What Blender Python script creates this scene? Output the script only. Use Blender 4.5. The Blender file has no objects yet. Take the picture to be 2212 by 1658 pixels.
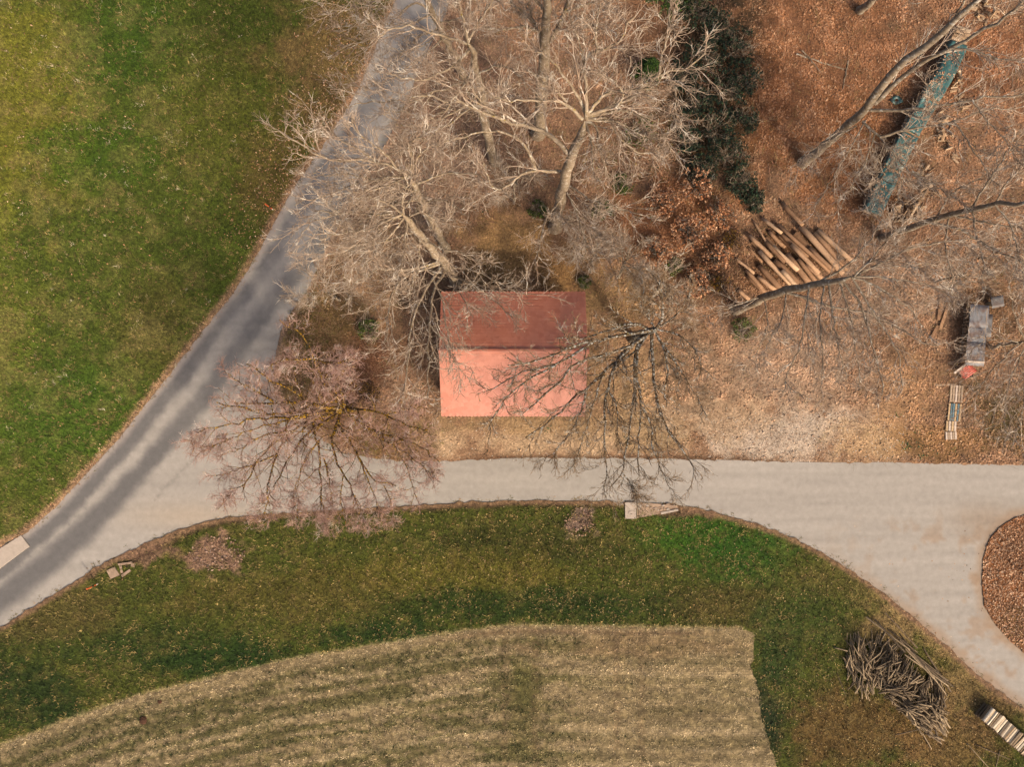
import bpy, bmesh, math, random
import numpy as np
from mathutils import Vector, Matrix
from mathutils.geometry import delaunay_2d_cdt

random.seed(7)
RNG = np.random.default_rng(11)
SC = bpy.context.scene
COL = SC.collection

# ------------------------------------------------------------------ camera, sky, sun, exposure
CAM_H = 55.0            # drone height above the road, metres
FPX = 1760.0            # focal length in pixels of a 2212 px wide picture
W2, H2 = 1106.0, 829.0
cam_data = bpy.data.cameras.new('camera'); cam = bpy.data.objects.new('camera', cam_data); COL.objects.link(cam)
cam.location = (0, 0, CAM_H); cam.rotation_euler = (0, 0, 0)
cam_data.sensor_width = 36.0; cam_data.lens = 36.0 * FPX / 2212.0
cam_data.clip_start = 0.5; cam_data.clip_end = 2000.0
SC.camera = cam

SUN_VEC = Vector((0.85, -1.15, 1.12)).normalized()
SUN_EL = math.asin(SUN_VEC.z); SUN_AZ = math.atan2(SUN_VEC.x, SUN_VEC.y)
world = bpy.data.worlds.new('World'); SC.world = world; world.use_nodes = True
wn = world.node_tree; bg = wn.nodes['Background']
sky = wn.nodes.new('ShaderNodeTexSky'); sky.sky_type = 'NISHITA'; sky.sun_disc = False
sky.sun_elevation = SUN_EL; sky.sun_rotation = SUN_AZ
sky.dust_density = 6.0; sky.air_density = 0.7; sky.ozone_density = 0.4
wn.links.new(sky.outputs[0], bg.inputs[0]); bg.inputs[1].default_value = 0.15
sun_data = bpy.data.lights.new('sun', 'SUN'); sun_data.energy = 2.1; sun_data.angle = math.radians(4.0)
sun_data.color = (1.0, 0.88, 0.72)
sun = bpy.data.objects.new('sun', sun_data); COL.objects.link(sun)
sun.rotation_euler = SUN_VEC.to_track_quat('Z', 'Y').to_euler(); sun.location = (30, -40, 60)
SC.view_settings.view_transform = 'Standard'; SC.view_settings.look = 'None'
SC.view_settings.gamma = 1.0; SC.view_settings.use_curve_mapping = False
SC.view_settings.exposure = 1.12

# ------------------------------------------------------------------ helpers
def P(px, py, z=0.0):
    """a pixel of the 2212 px wide picture -> point at height z"""
    k = (CAM_H - z) / FPX
    return Vector(((px - W2) * k, (H2 - py) * k, z))
def PA(a):                                  # array of (px,py,z) -> world
    a = np.asarray(a, float); k = (CAM_H - a[:, 2]) / FPX
    return np.stack([(a[:, 0] - W2) * k, (H2 - a[:, 1]) * k, a[:, 2]], 1)
def to_px(x, y): return x * 32.0 + W2, H2 - y * 32.0
def lin(c):
    c = np.asarray(c, float) / 255.0
    return np.where(c <= 0.04045, c / 12.92, ((c + 0.055) / 1.055) ** 2.4)
KAL = 0.50                                  # picture brightness -> base colour
def S(r, g, b, k=1.0): return tuple(np.clip(lin((r, g, b)) * KAL * k, 0.002, 0.85))
def SA(a): return np.clip(lin(a) * KAL, 0.002, 0.85)

def _h(ix, iy, s):
    n = (ix.astype(np.int64) * 374761393 + iy.astype(np.int64) * 668265263 + s * 974634777) & 0xFFFFFFFF
    n = ((n ^ (n >> 13)) * 1274126177) & 0xFFFFFFFF
    return ((n ^ (n >> 16)) & 0xFFFF) / 65535.0
def vnoise(x, y, s=0):
    ix = np.floor(x); iy = np.floor(y); fx = x - ix; fy = y - iy
    fx = fx * fx * (3 - 2 * fx); fy = fy * fy * (3 - 2 * fy)
    a = _h(ix, iy, s); b = _h(ix + 1, iy, s); c = _h(ix, iy + 1, s); d = _h(ix + 1, iy + 1, s)
    return (a * (1 - fx) + b * fx) * (1 - fy) + (c * (1 - fx) + d * fx) * fy
def fbm(x, y, s=0, o=4):
    t = 0; a = 0.5
    for i in range(o): t = t + a * vnoise(x, y, s + i * 17); x = x * 2.03 + 11.3; y = y * 2.03 - 7.1; a *= 0.5
    return t / (1 - 0.5 ** o)
def sstep(a, b, x):
    t = np.clip((x - a) / (b - a), 0, 1); return t * t * (3 - 2 * t)
def inpoly(px, py, poly):
    poly = np.asarray(poly, float); r = np.zeros(px.shape, bool); n = len(poly); j = n - 1
    for i in range(n):
        xi, yi = poly[i]; xj, yj = poly[j]
        if yi != yj: r ^= ((yi > py) != (yj > py)) & (px < (xj - xi) * (py - yi) / (yj - yi) + xi)
        j = i
    return r
def dline(px, py, line):
    d = np.full(px.shape, 1e9); line = np.asarray(line, float)
    for (x0, y0), (x1, y1) in zip(line[:-1], line[1:]):
        vx, vy = x1 - x0, y1 - y0
        t = np.clip(((px - x0) * vx + (py - y0) * vy) / (vx * vx + vy * vy + 1e-9), 0, 1)
        d = np.minimum(d, np.hypot(px - x0 - t * vx, py - y0 - t * vy))
    return d
def blobs(px, py, base, lst):
    """soft patches of ground colour: (px, py, rx, ry, (r,g,b), weight)"""
    c = np.tile(np.asarray(base, float), (len(px), 1))
    wob = (fbm(px / 60, py / 60, 5, 5) - 0.5) * 1.1 + (fbm(px / 13, py / 13, 6, 3) - 0.5) * 0.8
    for x, y, rx, ry, col, w in lst:
        d = np.hypot((px - x) / rx, (py - y) / ry) + wob
        m = (w * (1 - sstep(0.45, 1.15, d)))[:, None]
        c = c * (1 - m) + np.asarray(col, float) * m
    return c

def mesh_np(name, v, f, mat, col=None, smooth=False, parent=None, attr=None, link=True):
    """v (n,3), f (m,k) equal sized faces"""
    v = np.asarray(v, np.float32); f = np.asarray(f, np.int32); k = f.shape[1]
    me = bpy.data.meshes.new(name)
    me.vertices.add(len(v)); me.vertices.foreach_set('co', v.ravel())
    me.loops.add(f.size); me.loops.foreach_set('vertex_index', f.ravel())
    me.polygons.add(len(f)); me.polygons.foreach_set('loop_start', np.arange(0, f.size, k, dtype=np.int32))
    if smooth: me.polygons.foreach_set('use_smooth', np.ones(len(f), bool))
    if col is not None:
        a = me.color_attributes.new('Col', 'FLOAT_COLOR', 'POINT')
        c = np.ones((len(v), 4), np.float32); c[:, :3] = col; a.data.foreach_set('color', c.ravel())
    if attr:
        for n, arr in attr.items():
            a = me.attributes.new(n, 'FLOAT', 'POINT'); a.data.foreach_set('value', np.asarray(arr, np.float32))
    me.update(calc_edges=True)
    if mat: me.materials.append(mat)
    if not link: return me
    o = bpy.data.objects.new(name, me); COL.objects.link(o)
    if parent is not None: o.parent = parent
    return o
def obj(name, me, parent=None, loc=None, rot=None):
    o = bpy.data.objects.new(name, me); COL.objects.link(o)
    if parent is not None: o.parent = parent
    if loc is not None: o.location = loc
    if rot is not None: o.rotation_euler = rot
    return o
def tag(o, label=None, cat=None, group=None, kind=None):
    if label: o['label'] = label
    if cat: o['category'] = cat
    if group: o['group'] = group
    if kind: o['kind'] = kind
    return o
def empty(name, loc, rz=0.0):
    o = bpy.data.objects.new(name, None); COL.objects.link(o); o.location = loc; o.rotation_euler = (0, 0, rz)
    o.empty_display_size = 0.3
    return o
def box_me(name, sx, sy, sz, mat, bev=0.0, zc=None, jit=0.0):
    bm = bmesh.new(); bmesh.ops.create_cube(bm, size=1.0)
    for v in bm.verts:
        v.co = Vector((v.co.x * sx, v.co.y * sy, v.co.z * sz)) + (Vector((random.uniform(-jit, jit), random.uniform(-jit, jit), 0)) if jit else Vector())
        if zc is not None: v.co.z += zc
    if bev > 0: bmesh.ops.bevel(bm, geom=bm.edges[:], offset=bev, segments=1, affect='EDGES')
    me = bpy.data.meshes.new(name); bm.to_mesh(me); bm.free(); me.materials.append(mat); return me
def poly_me(name, pts, z0, z1, mat):
    bm = bmesh.new(); a = [bm.verts.new((p[0], p[1], z0)) for p in pts]; b = [bm.verts.new((p[0], p[1], z1)) for p in pts]
    n = len(pts); bm.faces.new(a[::-1]); bm.faces.new(b)
    for i in range(n): bm.faces.new((a[i], a[(i + 1) % n], b[(i + 1) % n], b[i]))
    bmesh.ops.recalc_face_normals(bm, faces=bm.faces[:])
    me = bpy.data.meshes.new(name); bm.to_mesh(me); bm.free(); me.materials.append(mat); return me

# ------------------------------------------------------------------ materials
def new_mat(name):
    m = bpy.data.materials.new(name); m.use_nodes = True; nt = m.node_tree
    return m, nt, nt.nodes['Principled BSDF']
def N(nt, t, **k):
    n = nt.nodes.new(t)
    for a, b in k.items(): setattr(n, a, b)
    return n
def noise(nt, vec, scale, detail=4, rough=0.6, dist=0.0):
    n = N(nt, 'ShaderNodeTexNoise'); n.inputs['Scale'].default_value = scale; n.inputs['Detail'].default_value = detail
    n.inputs['Roughness'].default_value = rough; n.inputs['Distortion'].default_value = dist
    if vec is not None: nt.links.new(vec, n.inputs['Vector'])
    return n.outputs['Fac']
def ramp(nt, fac, stops):
    r = N(nt, 'ShaderNodeValToRGB'); e = r.color_ramp.elements
    while len(e) < len(stops): e.new(0.5)
    for i, (p, c) in enumerate(stops):
        e[i].position = p; e[i].color = (*c, 1) if len(c) == 3 else c
    nt.links.new(fac, r.inputs[0]); return r.outputs[0]
def gray(v): return (v, v, v)
def mixc(nt, fac, a, b, mode='MIX'):
    m = N(nt, 'ShaderNodeMix', data_type='RGBA', blend_type=mode)
    for i, s in ((0, fac), (6, a), (7, b)):
        if isinstance(s, (int, float)): m.inputs[i].default_value = s
        elif isinstance(s, tuple): m.inputs[i].default_value = (*s, 1)
        else: nt.links.new(s, m.inputs[i])
    return m.outputs[2]
def bump(nt, b, h, strength, dist=0.02):
    n = N(nt, 'ShaderNodeBump'); n.inputs['Strength'].default_value = strength; n.inputs['Distance'].default_value = dist
    nt.links.new(h, n.inputs['Height']); nt.links.new(n.outputs[0], b.inputs['Normal'])
def pos(nt): return N(nt, 'ShaderNodeNewGeometry').outputs['Position']
def ocoord(nt): return N(nt, 'ShaderNodeTexCoord').outputs['Object']
def spec(b, rough, sp=0.3):
    b.inputs['Roughness'].default_value = rough; b.inputs['Specular IOR Level'].default_value = sp

def m_ground(name, g1=9.0, g2=40.0, lo=0.55, hi=1.5, rough=0.95, bs=0.6, bd=0.05, row=False):
    """ground sheet: its own soil / turf colour from the attribute, broken up by grain at two sizes"""
    m, nt, b = new_mat(name); spec(b, rough, 0.15); p = pos(nt)
    at = N(nt, 'ShaderNodeAttribute', attribute_name='Col').outputs['Color']
    a = noise(nt, p, g1, 5, 0.65); c = noise(nt, p, g2, 3, 0.7)
    ga = ramp(nt, a, [(0.3, gray(lo)), (0.7, gray(hi))]); gb = ramp(nt, c, [(0.3, gray(lo)), (0.7, gray(hi))])
    col = mixc(nt, 1.0, mixc(nt, 1.0, at, ga, 'MULTIPLY'), gb, 'MULTIPLY')
    h = a
    if row:
        r = N(nt, 'ShaderNodeAttribute', attribute_name='row').outputs['Fac']
        w = noise(nt, p, 2.2, 3)
        ad = N(nt, 'ShaderNodeMath', operation='MULTIPLY_ADD'); nt.links.new(w, ad.inputs[0]); ad.inputs[1].default_value = 0.16; nt.links.new(r, ad.inputs[2])
        sc = N(nt, 'ShaderNodeMath', operation='MULTIPLY'); nt.links.new(ad.outputs[0], sc.inputs[0]); sc.inputs[1].default_value = 2 * math.pi / 0.17
        sn = N(nt, 'ShaderNodeMath', operation='SINE'); nt.links.new(sc.outputs[0], sn.inputs[0])
        f = N(nt, 'ShaderNodeMath', operation='MULTIPLY_ADD'); nt.links.new(sn.outputs[0], f.inputs[0]); f.inputs[1].default_value = 0.5; f.inputs[2].default_value = 0.5
        fm = N(nt, 'ShaderNodeMath', operation='MULTIPLY'); nt.links.new(f.outputs[0], fm.inputs[0]); nt.links.new(ramp(nt, noise(nt, p, 3.0, 4, .7), [(.4, gray(0)), (.6, gray(1))]), fm.inputs[1])
        col = mixc(nt, fm.outputs[0], mixc(nt, 1.0, col, (0.80, 0.80, 0.74), 'MULTIPLY'), mixc(nt, 1.0, col, (1.05, 1.05, 1.04), 'MULTIPLY'))
    nt.links.new(col, b.inputs['Base Color']); bump(nt, b, h, bs, bd)
    return m
def m_attr(name, rough=0.9, sp=0.15, trans=0.0):
    m, nt, b = new_mat(name); spec(b, rough, sp)
    at = N(nt, 'ShaderNodeAttribute', attribute_name='Col').outputs['Color']
    v = noise(nt, pos(nt), 30, 2); g = ramp(nt, v, [(0.3, gray(0.8)), (0.7, gray(1.2))])
    nt.links.new(mixc(nt, 1.0, at, g, 'MULTIPLY'), b.inputs['Base Color'])
    return m
def m_bark(name, base, dark, lichen=None, la=0.0, pale=None, pa=0.0, sc=3.0):
    m, nt, b = new_mat(name); spec(b, 0.9, 0.15); p = pos(nt)
    n1 = noise(nt, p, sc, 6, 0.7); n2 = noise(nt, p, sc * 7, 4, 0.7)
    c = ramp(nt, n1, [(0.32, dark), (0.62, base)])
    c = mixc(nt, 0.6, c, ramp(nt, n2, [(0.3, gray(0.55)), (0.75, gray(1.35))]), 'MULTIPLY')
    if pale: c = mixc(nt, ramp(nt, noise(nt, p, sc * 1.7, 3), [(1 - pa - 0.1, gray(0)), (1 - pa, gray(1))]), c, pale)
    if lichen: c = mixc(nt, ramp(nt, noise(nt, p, sc * 2.6, 4, 0.6, 0.5), [(1 - la - 0.06, gray(0)), (1 - la, gray(1))]), c, lichen)
    nt.links.new(c, b.inputs['Base Color']); bump(nt, b, n2, 0.6, 0.02)
    return m
def m_plain(name, base, var=0.25, sc=6.0, rough=0.85, sp=0.25, rnd=0.0, bs=0.3, dark=None, da=0.4):
    m, nt, b = new_mat(name); spec(b, rough, sp); p = ocoord(nt)
    n1 = noise(nt, p, sc, 5, 0.65)
    c = mixc(nt, 1.0, tuple(base), ramp(nt, n1, [(0.3, gray(1 - var)), (0.7, gray(1 + var))]), 'MULTIPLY')
    if dark: c = mixc(nt, ramp(nt, noise(nt, p, sc * 0.5, 4), [(da, gray(0)), (da + 0.2, gray(0.85))]), c, tuple(dark))
    if rnd:
        oi = N(nt, 'ShaderNodeObjectInfo').outputs['Random']
        c = mixc(nt, 1.0, c, ramp(nt, oi, [(0, gray(1 - rnd)), (1, gray(1 + rnd))]), 'MULTIPLY')
    nt.links.new(c, b.inputs['Base Color']); bump(nt, b, n1, bs, 0.01)
    return m
def m_wood(name, stops, sc=(2, 2, 14), rough=0.85):
    """wood with grain along the piece's z; each piece takes its own shade"""
    m, nt, b = new_mat(name); spec(b, rough, 0.2); p = ocoord(nt)
    mp = N(nt, 'ShaderNodeMapping'); mp.inputs['Scale'].default_value = sc; nt.links.new(p, mp.inputs[0])
    oi = N(nt, 'ShaderNodeObjectInfo').outputs['Random']
    ad = N(nt, 'ShaderNodeVectorMath', operation='ADD'); nt.links.new(mp.outputs[0], ad.inputs[0])
    cb = N(nt, 'ShaderNodeCombineXYZ'); ml = N(nt, 'ShaderNodeMath', operation='MULTIPLY'); nt.links.new(oi, ml.inputs[0]); ml.inputs[1].default_value = 37.0
    nt.links.new(ml.outputs[0], cb.inputs[0]); nt.links.new(cb.outputs[0], ad.inputs[1])
    n1 = noise(nt, ad.outputs[0], 3.0, 5, 0.7)
    c = ramp(nt, oi, stops)
    c = mixc(nt, 1.0, c, ramp(nt, n1, [(0.3, gray(0.5)), (0.7, gray(1.4))]), 'MULTIPLY')
    nt.links.new(c, b.inputs['Base Color']); bump(nt, b, n1, 0.5, 0.01)
    return m

M = {}
M['floor'] = m_ground('leaf_soil', 8, 30, 0.5, 1.5, bs=0.8, bd=0.08)
M['turf'] = m_ground('turf', 4.5, 18, 0.40, 1.6, bs=0.7, bd=0.06)
M['field'] = m_ground('stubble_soil', 4, 14, 0.55, 1.45, bs=0.7, bd=0.04, row=True)
M['road'] = m_ground('dusty_asphalt', 2.5, 60, 0.90, 1.10, 0.9, 0.15, 0.01)
M['far'] = m_plain('far_ground', S(110, 90, 50), 0.5, 0.3, 0.95, 0.1)
M['leaf'] = m_attr('leaf', 0.85, 0.2)
M['blade'] = m_attr('grass_blade', 0.8, 0.2)
M['stone'] = m_attr('pebble', 0.9, 0.2)
M['bark_pale'] = m_bark('beech_bark', S(178, 156, 128), S(132, 110, 84), S(156, 132, 50), 0.32, S(208, 192, 168), 0.34)
M['bark_grey'] = m_bark('grey_bark', S(174, 154, 128), S(118, 98, 74), S(140, 118, 44), 0.28, S(200, 188, 168), 0.34)
M['bark_lichen'] = m_bark('lichen_bark', S(92, 66, 42), S(40, 28, 18), S(185, 140, 25), 0.42, S(170, 158, 135), 0.30, 3.5)
M['bark_mottle'] = m_bark('mottled_bark', S(112, 90, 62), S(48, 36, 24), S(140, 125, 40), 0.28, S(176, 172, 160), 0.40, 4.0)
M['twig_pale'] = m_bark('pale_twig', S(206, 180, 152), S(148, 118, 94), S(176, 146, 70), 0.28, S(236, 220, 196), 0.36, 1.2)
M['twig_grey'] = m_bark('grey_twig', S(212, 186, 156), S(152, 122, 96), S(176, 148, 72), 0.28, S(238, 222, 198), 0.36, 1.2)
M['twig_red'] = m_bark('reddish_twig', S(212, 170, 150), S(160, 118, 100), S(190, 150, 66), 0.30, S(236, 214, 194), 0.36, 1.0)
M['twig_dark'] = m_bark('dark_twig', S(176, 144, 108), S(108, 82, 58), S(160, 138, 72), 0.28, S(220, 206, 182), 0.36, 1.2)
M['brush'] = m_attr('brushwood', 0.9, 0.1)

# ------------------------------------------------------------------ ground, roads, field
LEFT_EDGE = [(-500, 1520), (-300, 1385), (-120, 1262), (0, 1180), (58, 1150), (110, 1105), (180, 1032), (260, 945), (310, 880), (350, 830),
             (400, 765), (450, 700), (500, 640), (540, 575), (580, 505), (620, 430), (660, 367), (700, 310), (740, 250), (775, 190),
             (800, 130), (820, 80), (840, 30), (855, 0), (880, -80), (915, -250), (960, -520)]
ISLE_EDGE = [(1085, -520), (1040, -250), (1000, -80), (975, 0), (950, 60), (915, 130), (880, 215), (840, 300), (790, 385), (735, 480), (695, 560),
             (658, 640), (630, 672), (606, 720), (594, 780), (592, 830), (602, 872), (640, 915), (690, 945), (735, 975), (800, 990)]
EW_TOP = ISLE_EDGE[-1:] + [(870, 995), (941, 997), (1050, 992), (1150, 989), (1250, 989), (1350, 990), (1450, 992), (1550, 994), (1700, 998),
             (1800, 1000), (1900, 999), (2000, 1001), (2100, 1003), (2212, 1005), (2700, 1012)]
STRIP_EDGE = [(-500, 1690), (-200, 1485), (0, 1357), (60, 1320), (130, 1277), (200, 1233), (240, 1208), (300, 1183), (380, 1148), (440, 1128),
              (480, 1121), (560, 1113), (640, 1108), (720, 1103), (800, 1098), (900, 1092), (1000, 1087), (1100, 1083), (1200, 1082), (1300, 1083),
              (1400, 1087), (1470, 1092), (1540, 1106), (1600, 1122), (1650, 1140), (1700, 1158), (1760, 1186), (1820, 1222), (1880, 1262),
              (1930, 1300), (1990, 1350), (2050, 1400), (2100, 1450), (2150, 1490), (2212, 1532), (2400, 1650), (2700, 1850)]
NOSE = [(2700, 1105), (2400, 1100), (2250, 1105), (2195, 1118), (2160, 1138), (2135, 1167), (2123, 1210), (2120, 1260), (2126, 1310), (2147, 1347),
        (2180, 1385), (2212, 1412), (2400, 1520), (2700, 1700)]
FIELD_TOP = [(-500, 1810), (-200, 1690), (0, 1612), (100, 1575), (200, 1537), (300, 1503), (420, 1475), (520, 1450), (620, 1427), (720, 1410), (820, 1394),
             (900, 1380), (960, 1370), (1060, 1356), (1130, 1352), (1250, 1354), (1400, 1356), (1500, 1357), (1600, 1358)]
FIELD_RIGHT = [(1625, 1366), (1630, 1395), (1624, 1440), (1640, 1500), (1650, 1580), (1680, 1658), (1700, 1800), (1740, 2100)]
POLY_MEADOW = [(-500, -520)] + LEFT_EDGE
POLY_ROAD = LEFT_EDGE + ISLE_EDGE[:-1] + EW_TOP + NOSE + STRIP_EDGE[::-1]
POLY_FLOOR = ISLE_EDGE[:-1] + EW_TOP + [(2700, -520)]
POLY_NOSE = NOSE
POLY_FIELD = FIELD_TOP + FIELD_RIGHT + [(-500, 2100)]
POLY_STRIP = STRIP_EDGE + [(2700, 2100), (1740, 2100)] + FIELD_RIGHT[::-1] + FIELD_TOP[::-1]

def relief(x, y, amp): return amp * (fbm(x * 0.5, y * 0.5, 41, 4) - 0.5) + amp * 0.5 * (fbm(x * 2.6, y * 2.6, 57, 3) - 0.5)

def zone(name, poly, step, z0, amp, mat, colfn, attrfn=None, ragged=0.0):
    pts = []
    pw = [((x - W2) / 32.0, (H2 - y) / 32.0) for x, y in poly]
    for (x0, y0), (x1, y1) in zip(pw, pw[1:] + pw[:1]):
        L = math.hypot(x1 - x0, y1 - y0); inside = max(abs(x0), abs(x1)) < 42 and max(abs(y0), abs(y1)) < 34
        n = max(1, int(L / (0.16 if inside else 1.5)))
        for i in range(n):
            t = i / n; x = x0 + (x1 - x0) * t; y = y0 + (y1 - y0) * t
            pts.append((x, y))
    pts = np.array(pts)
    if ragged:
        ox = (fbm(pts[:, 0] * 2.2, pts[:, 1] * 2.2, 3, 4) - 0.5) * ragged * 2; oy = (fbm(pts[:, 0] * 2.2 + 50, pts[:, 1] * 2.2, 9, 4) - 0.5) * ragged * 2
        ins = (np.abs(pts[:, 0]) < 42) & (np.abs(pts[:, 1]) < 34); pts[ins, 0] += ox[ins]; pts[ins, 1] += oy[ins]
    nb = len(pts)
    mn = np.maximum(pts.min(0), (-37.5, -29)); mx = np.minimum(pts.max(0), (37.5, 29))
    gx, gy = np.meshgrid(np.arange(mn[0], mx[0], step), np.arange(mn[1], mx[1], step))
    gx = gx.ravel() + RNG.uniform(-.3, .3, gx.size) * step; gy = gy.ravel() + RNG.uniform(-.3, .3, gy.size) * step
    ok = inpoly(gx, gy, pts)
    allp = np.concatenate([pts, np.stack([gx[ok], gy[ok]], 1)])
    v, e, f, *_ = delaunay_2d_cdt([Vector(p) for p in allp], [], [list(range(nb))], 1, 1e-5)
    v = np.array([(p[0], p[1]) for p in v]); f = np.array([t for t in f if len(t) == 3], np.int32)
    a = v[f[:, 0]]; b = v[f[:, 1]]; c = v[f[:, 2]]
    cr = (b[:, 0] - a[:, 0]) * (c[:, 1] - a[:, 1]) - (b[:, 1] - a[:, 1]) * (c[:, 0] - a[:, 0])
    f[cr < 0] = f[cr < 0][:, ::-1]
    z = z0 + relief(v[:, 0], v[:, 1], amp)
    px, py = to_px(v[:, 0], v[:, 1])
    o = mesh_np(name, np.column_stack([v, z]), f, mat, SA(colfn(px, py)), True, attr=attrfn(px, py) if attrfn else None)
    return tag(o, kind='structure')

FLOOR_BLOBS = [
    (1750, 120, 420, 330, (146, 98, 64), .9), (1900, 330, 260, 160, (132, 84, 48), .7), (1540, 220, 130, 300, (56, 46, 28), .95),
    (1650, 260, 60, 200, (120, 72, 38), .5), (1480, 480, 170, 130, (150, 96, 60), .8), (1560, 590, 90, 90, (84, 58, 36), .8),
    (1000, 180, 260, 260, (146, 116, 92), .9), (1200, 160, 200, 220, (142, 108, 82), .8), (860, 430, 180, 160, (154, 128, 104), .9),
    (1090, 520, 130, 90, (150, 116, 74), .95), (1215, 590, 110, 80, (165, 124, 76), .95), (1080, 590, 90, 50, (132, 104, 66), .8),
    (1330, 640, 120, 90, (142, 112, 74), .9), (1360, 820, 110, 120, (166, 134, 96), .95), (800, 600, 180, 150, (146, 116, 86), .9),
    (700, 700, 110, 110, (104, 84, 44), .8), (640, 800, 70, 100, (112, 92, 54), .8), (780, 800, 110, 90, (112, 74, 50), .8),
    (880, 860, 90, 90, (150, 118, 92), .8), (820, 960, 120, 45, (120, 90, 52), .8), (930, 930, 70, 50, (140, 112, 80), .7),
    (1200, 950, 330, 52, (186, 154, 118), 1), (1180, 915, 300, 30, (150, 120, 84), .8), (1420, 940, 120, 60, (168, 138, 100), .9),
    (1570, 820, 170, 110, (182, 146, 112), .9), (1720, 800, 240, 120, (184, 152, 122), .9), (1680, 945, 240, 62, (184, 162, 138), 1), (1560, 900, 120, 60, (172, 142, 110), .8),
    (1880, 960, 130, 50, (190, 154, 112), .9), (1960, 830, 80, 130, (186, 142, 98), .7), (2050, 960, 130, 50, (146, 108, 66), .9), (2160, 900, 80, 90, (84, 68, 36), .9),
    (2130, 660, 90, 120, (112, 82, 52), .7), (1900, 620, 220, 120, (176, 142, 112), .9), (2080, 360, 160, 220, (158, 118, 86), .9), (2120, 130, 120, 130, (150, 94, 58), .7),
    (1680, 560, 120, 90, (100, 66, 38), .7), (690, 545, 30, 40, (176, 150, 132), .8), (655, 610, 22, 50, (178, 146, 120), .7)]
def col_floor(px, py):
    c = blobs(px, py, (142, 108, 80), FLOOR_BLOBS)
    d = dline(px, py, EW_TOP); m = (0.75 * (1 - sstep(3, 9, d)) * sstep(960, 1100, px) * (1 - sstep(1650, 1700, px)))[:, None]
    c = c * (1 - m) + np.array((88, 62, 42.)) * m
    d = dline(px, py, ISLE_EDGE); m = (0.8 * (1 - sstep(6, 18, d)))[:, None]
    c = c * (1 - m) + np.array((172, 140, 112.)) * m
    ap = (sstep(880, 905, py) * sstep(930, 960, px) * (1 - sstep(1930, 1980, px)))[:, None]; return c * ((0.62 + 0.76 * fbm(px / 26, py / 26, 77, 5))[:, None] * (1 - ap) + ap * (.86 + .28 * fbm(px / 18, py / 9, 78, 4))[:, None])
def col_meadow(px, py):
    c = blobs(px, py, (76, 86, 25), [(20, 200, 220, 330, (118, 112, 36), .8), (0, 700, 110, 300, (104, 108, 36), .6), (280, 100, 150, 140, (58, 80, 16), .8),  # first blob: yellow sun flare at upper left put into the grass colour
        (480, 260, 200, 200, (86, 86, 26), .7), (720, 120, 150, 190, (120, 94, 54), .9), (600, 400, 90, 140, (106, 90, 42), .8), (330, 700, 120, 140, (98, 90, 40), .7),
        (150, 900, 200, 180, (68, 92, 22), .7), (60, 1060, 120, 100, (84, 92, 28), .6), (220, 330, 160, 90, (62, 86, 16), .7)])
    t = sstep(0.50, 0.68, fbm(px / 42, py / 34, 21, 4)) * (1 - 0.6 * sstep(300, 520, px) * (1 - sstep(500, 700, py)))
    m = (t * 0.35)[:, None]; c = c * (1 - m) + np.array((150, 128, 82.)) * m
    d = dline(px, py, LEFT_EDGE) + 9 * (fbm(px / 9, py / 9, 31, 3) - 0.5)
    m = (0.9 * (1 - sstep(7, 17, d)))[:, None]; c = c * (1 - m) + np.array((166, 128, 98.)) * m
    return c
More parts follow.
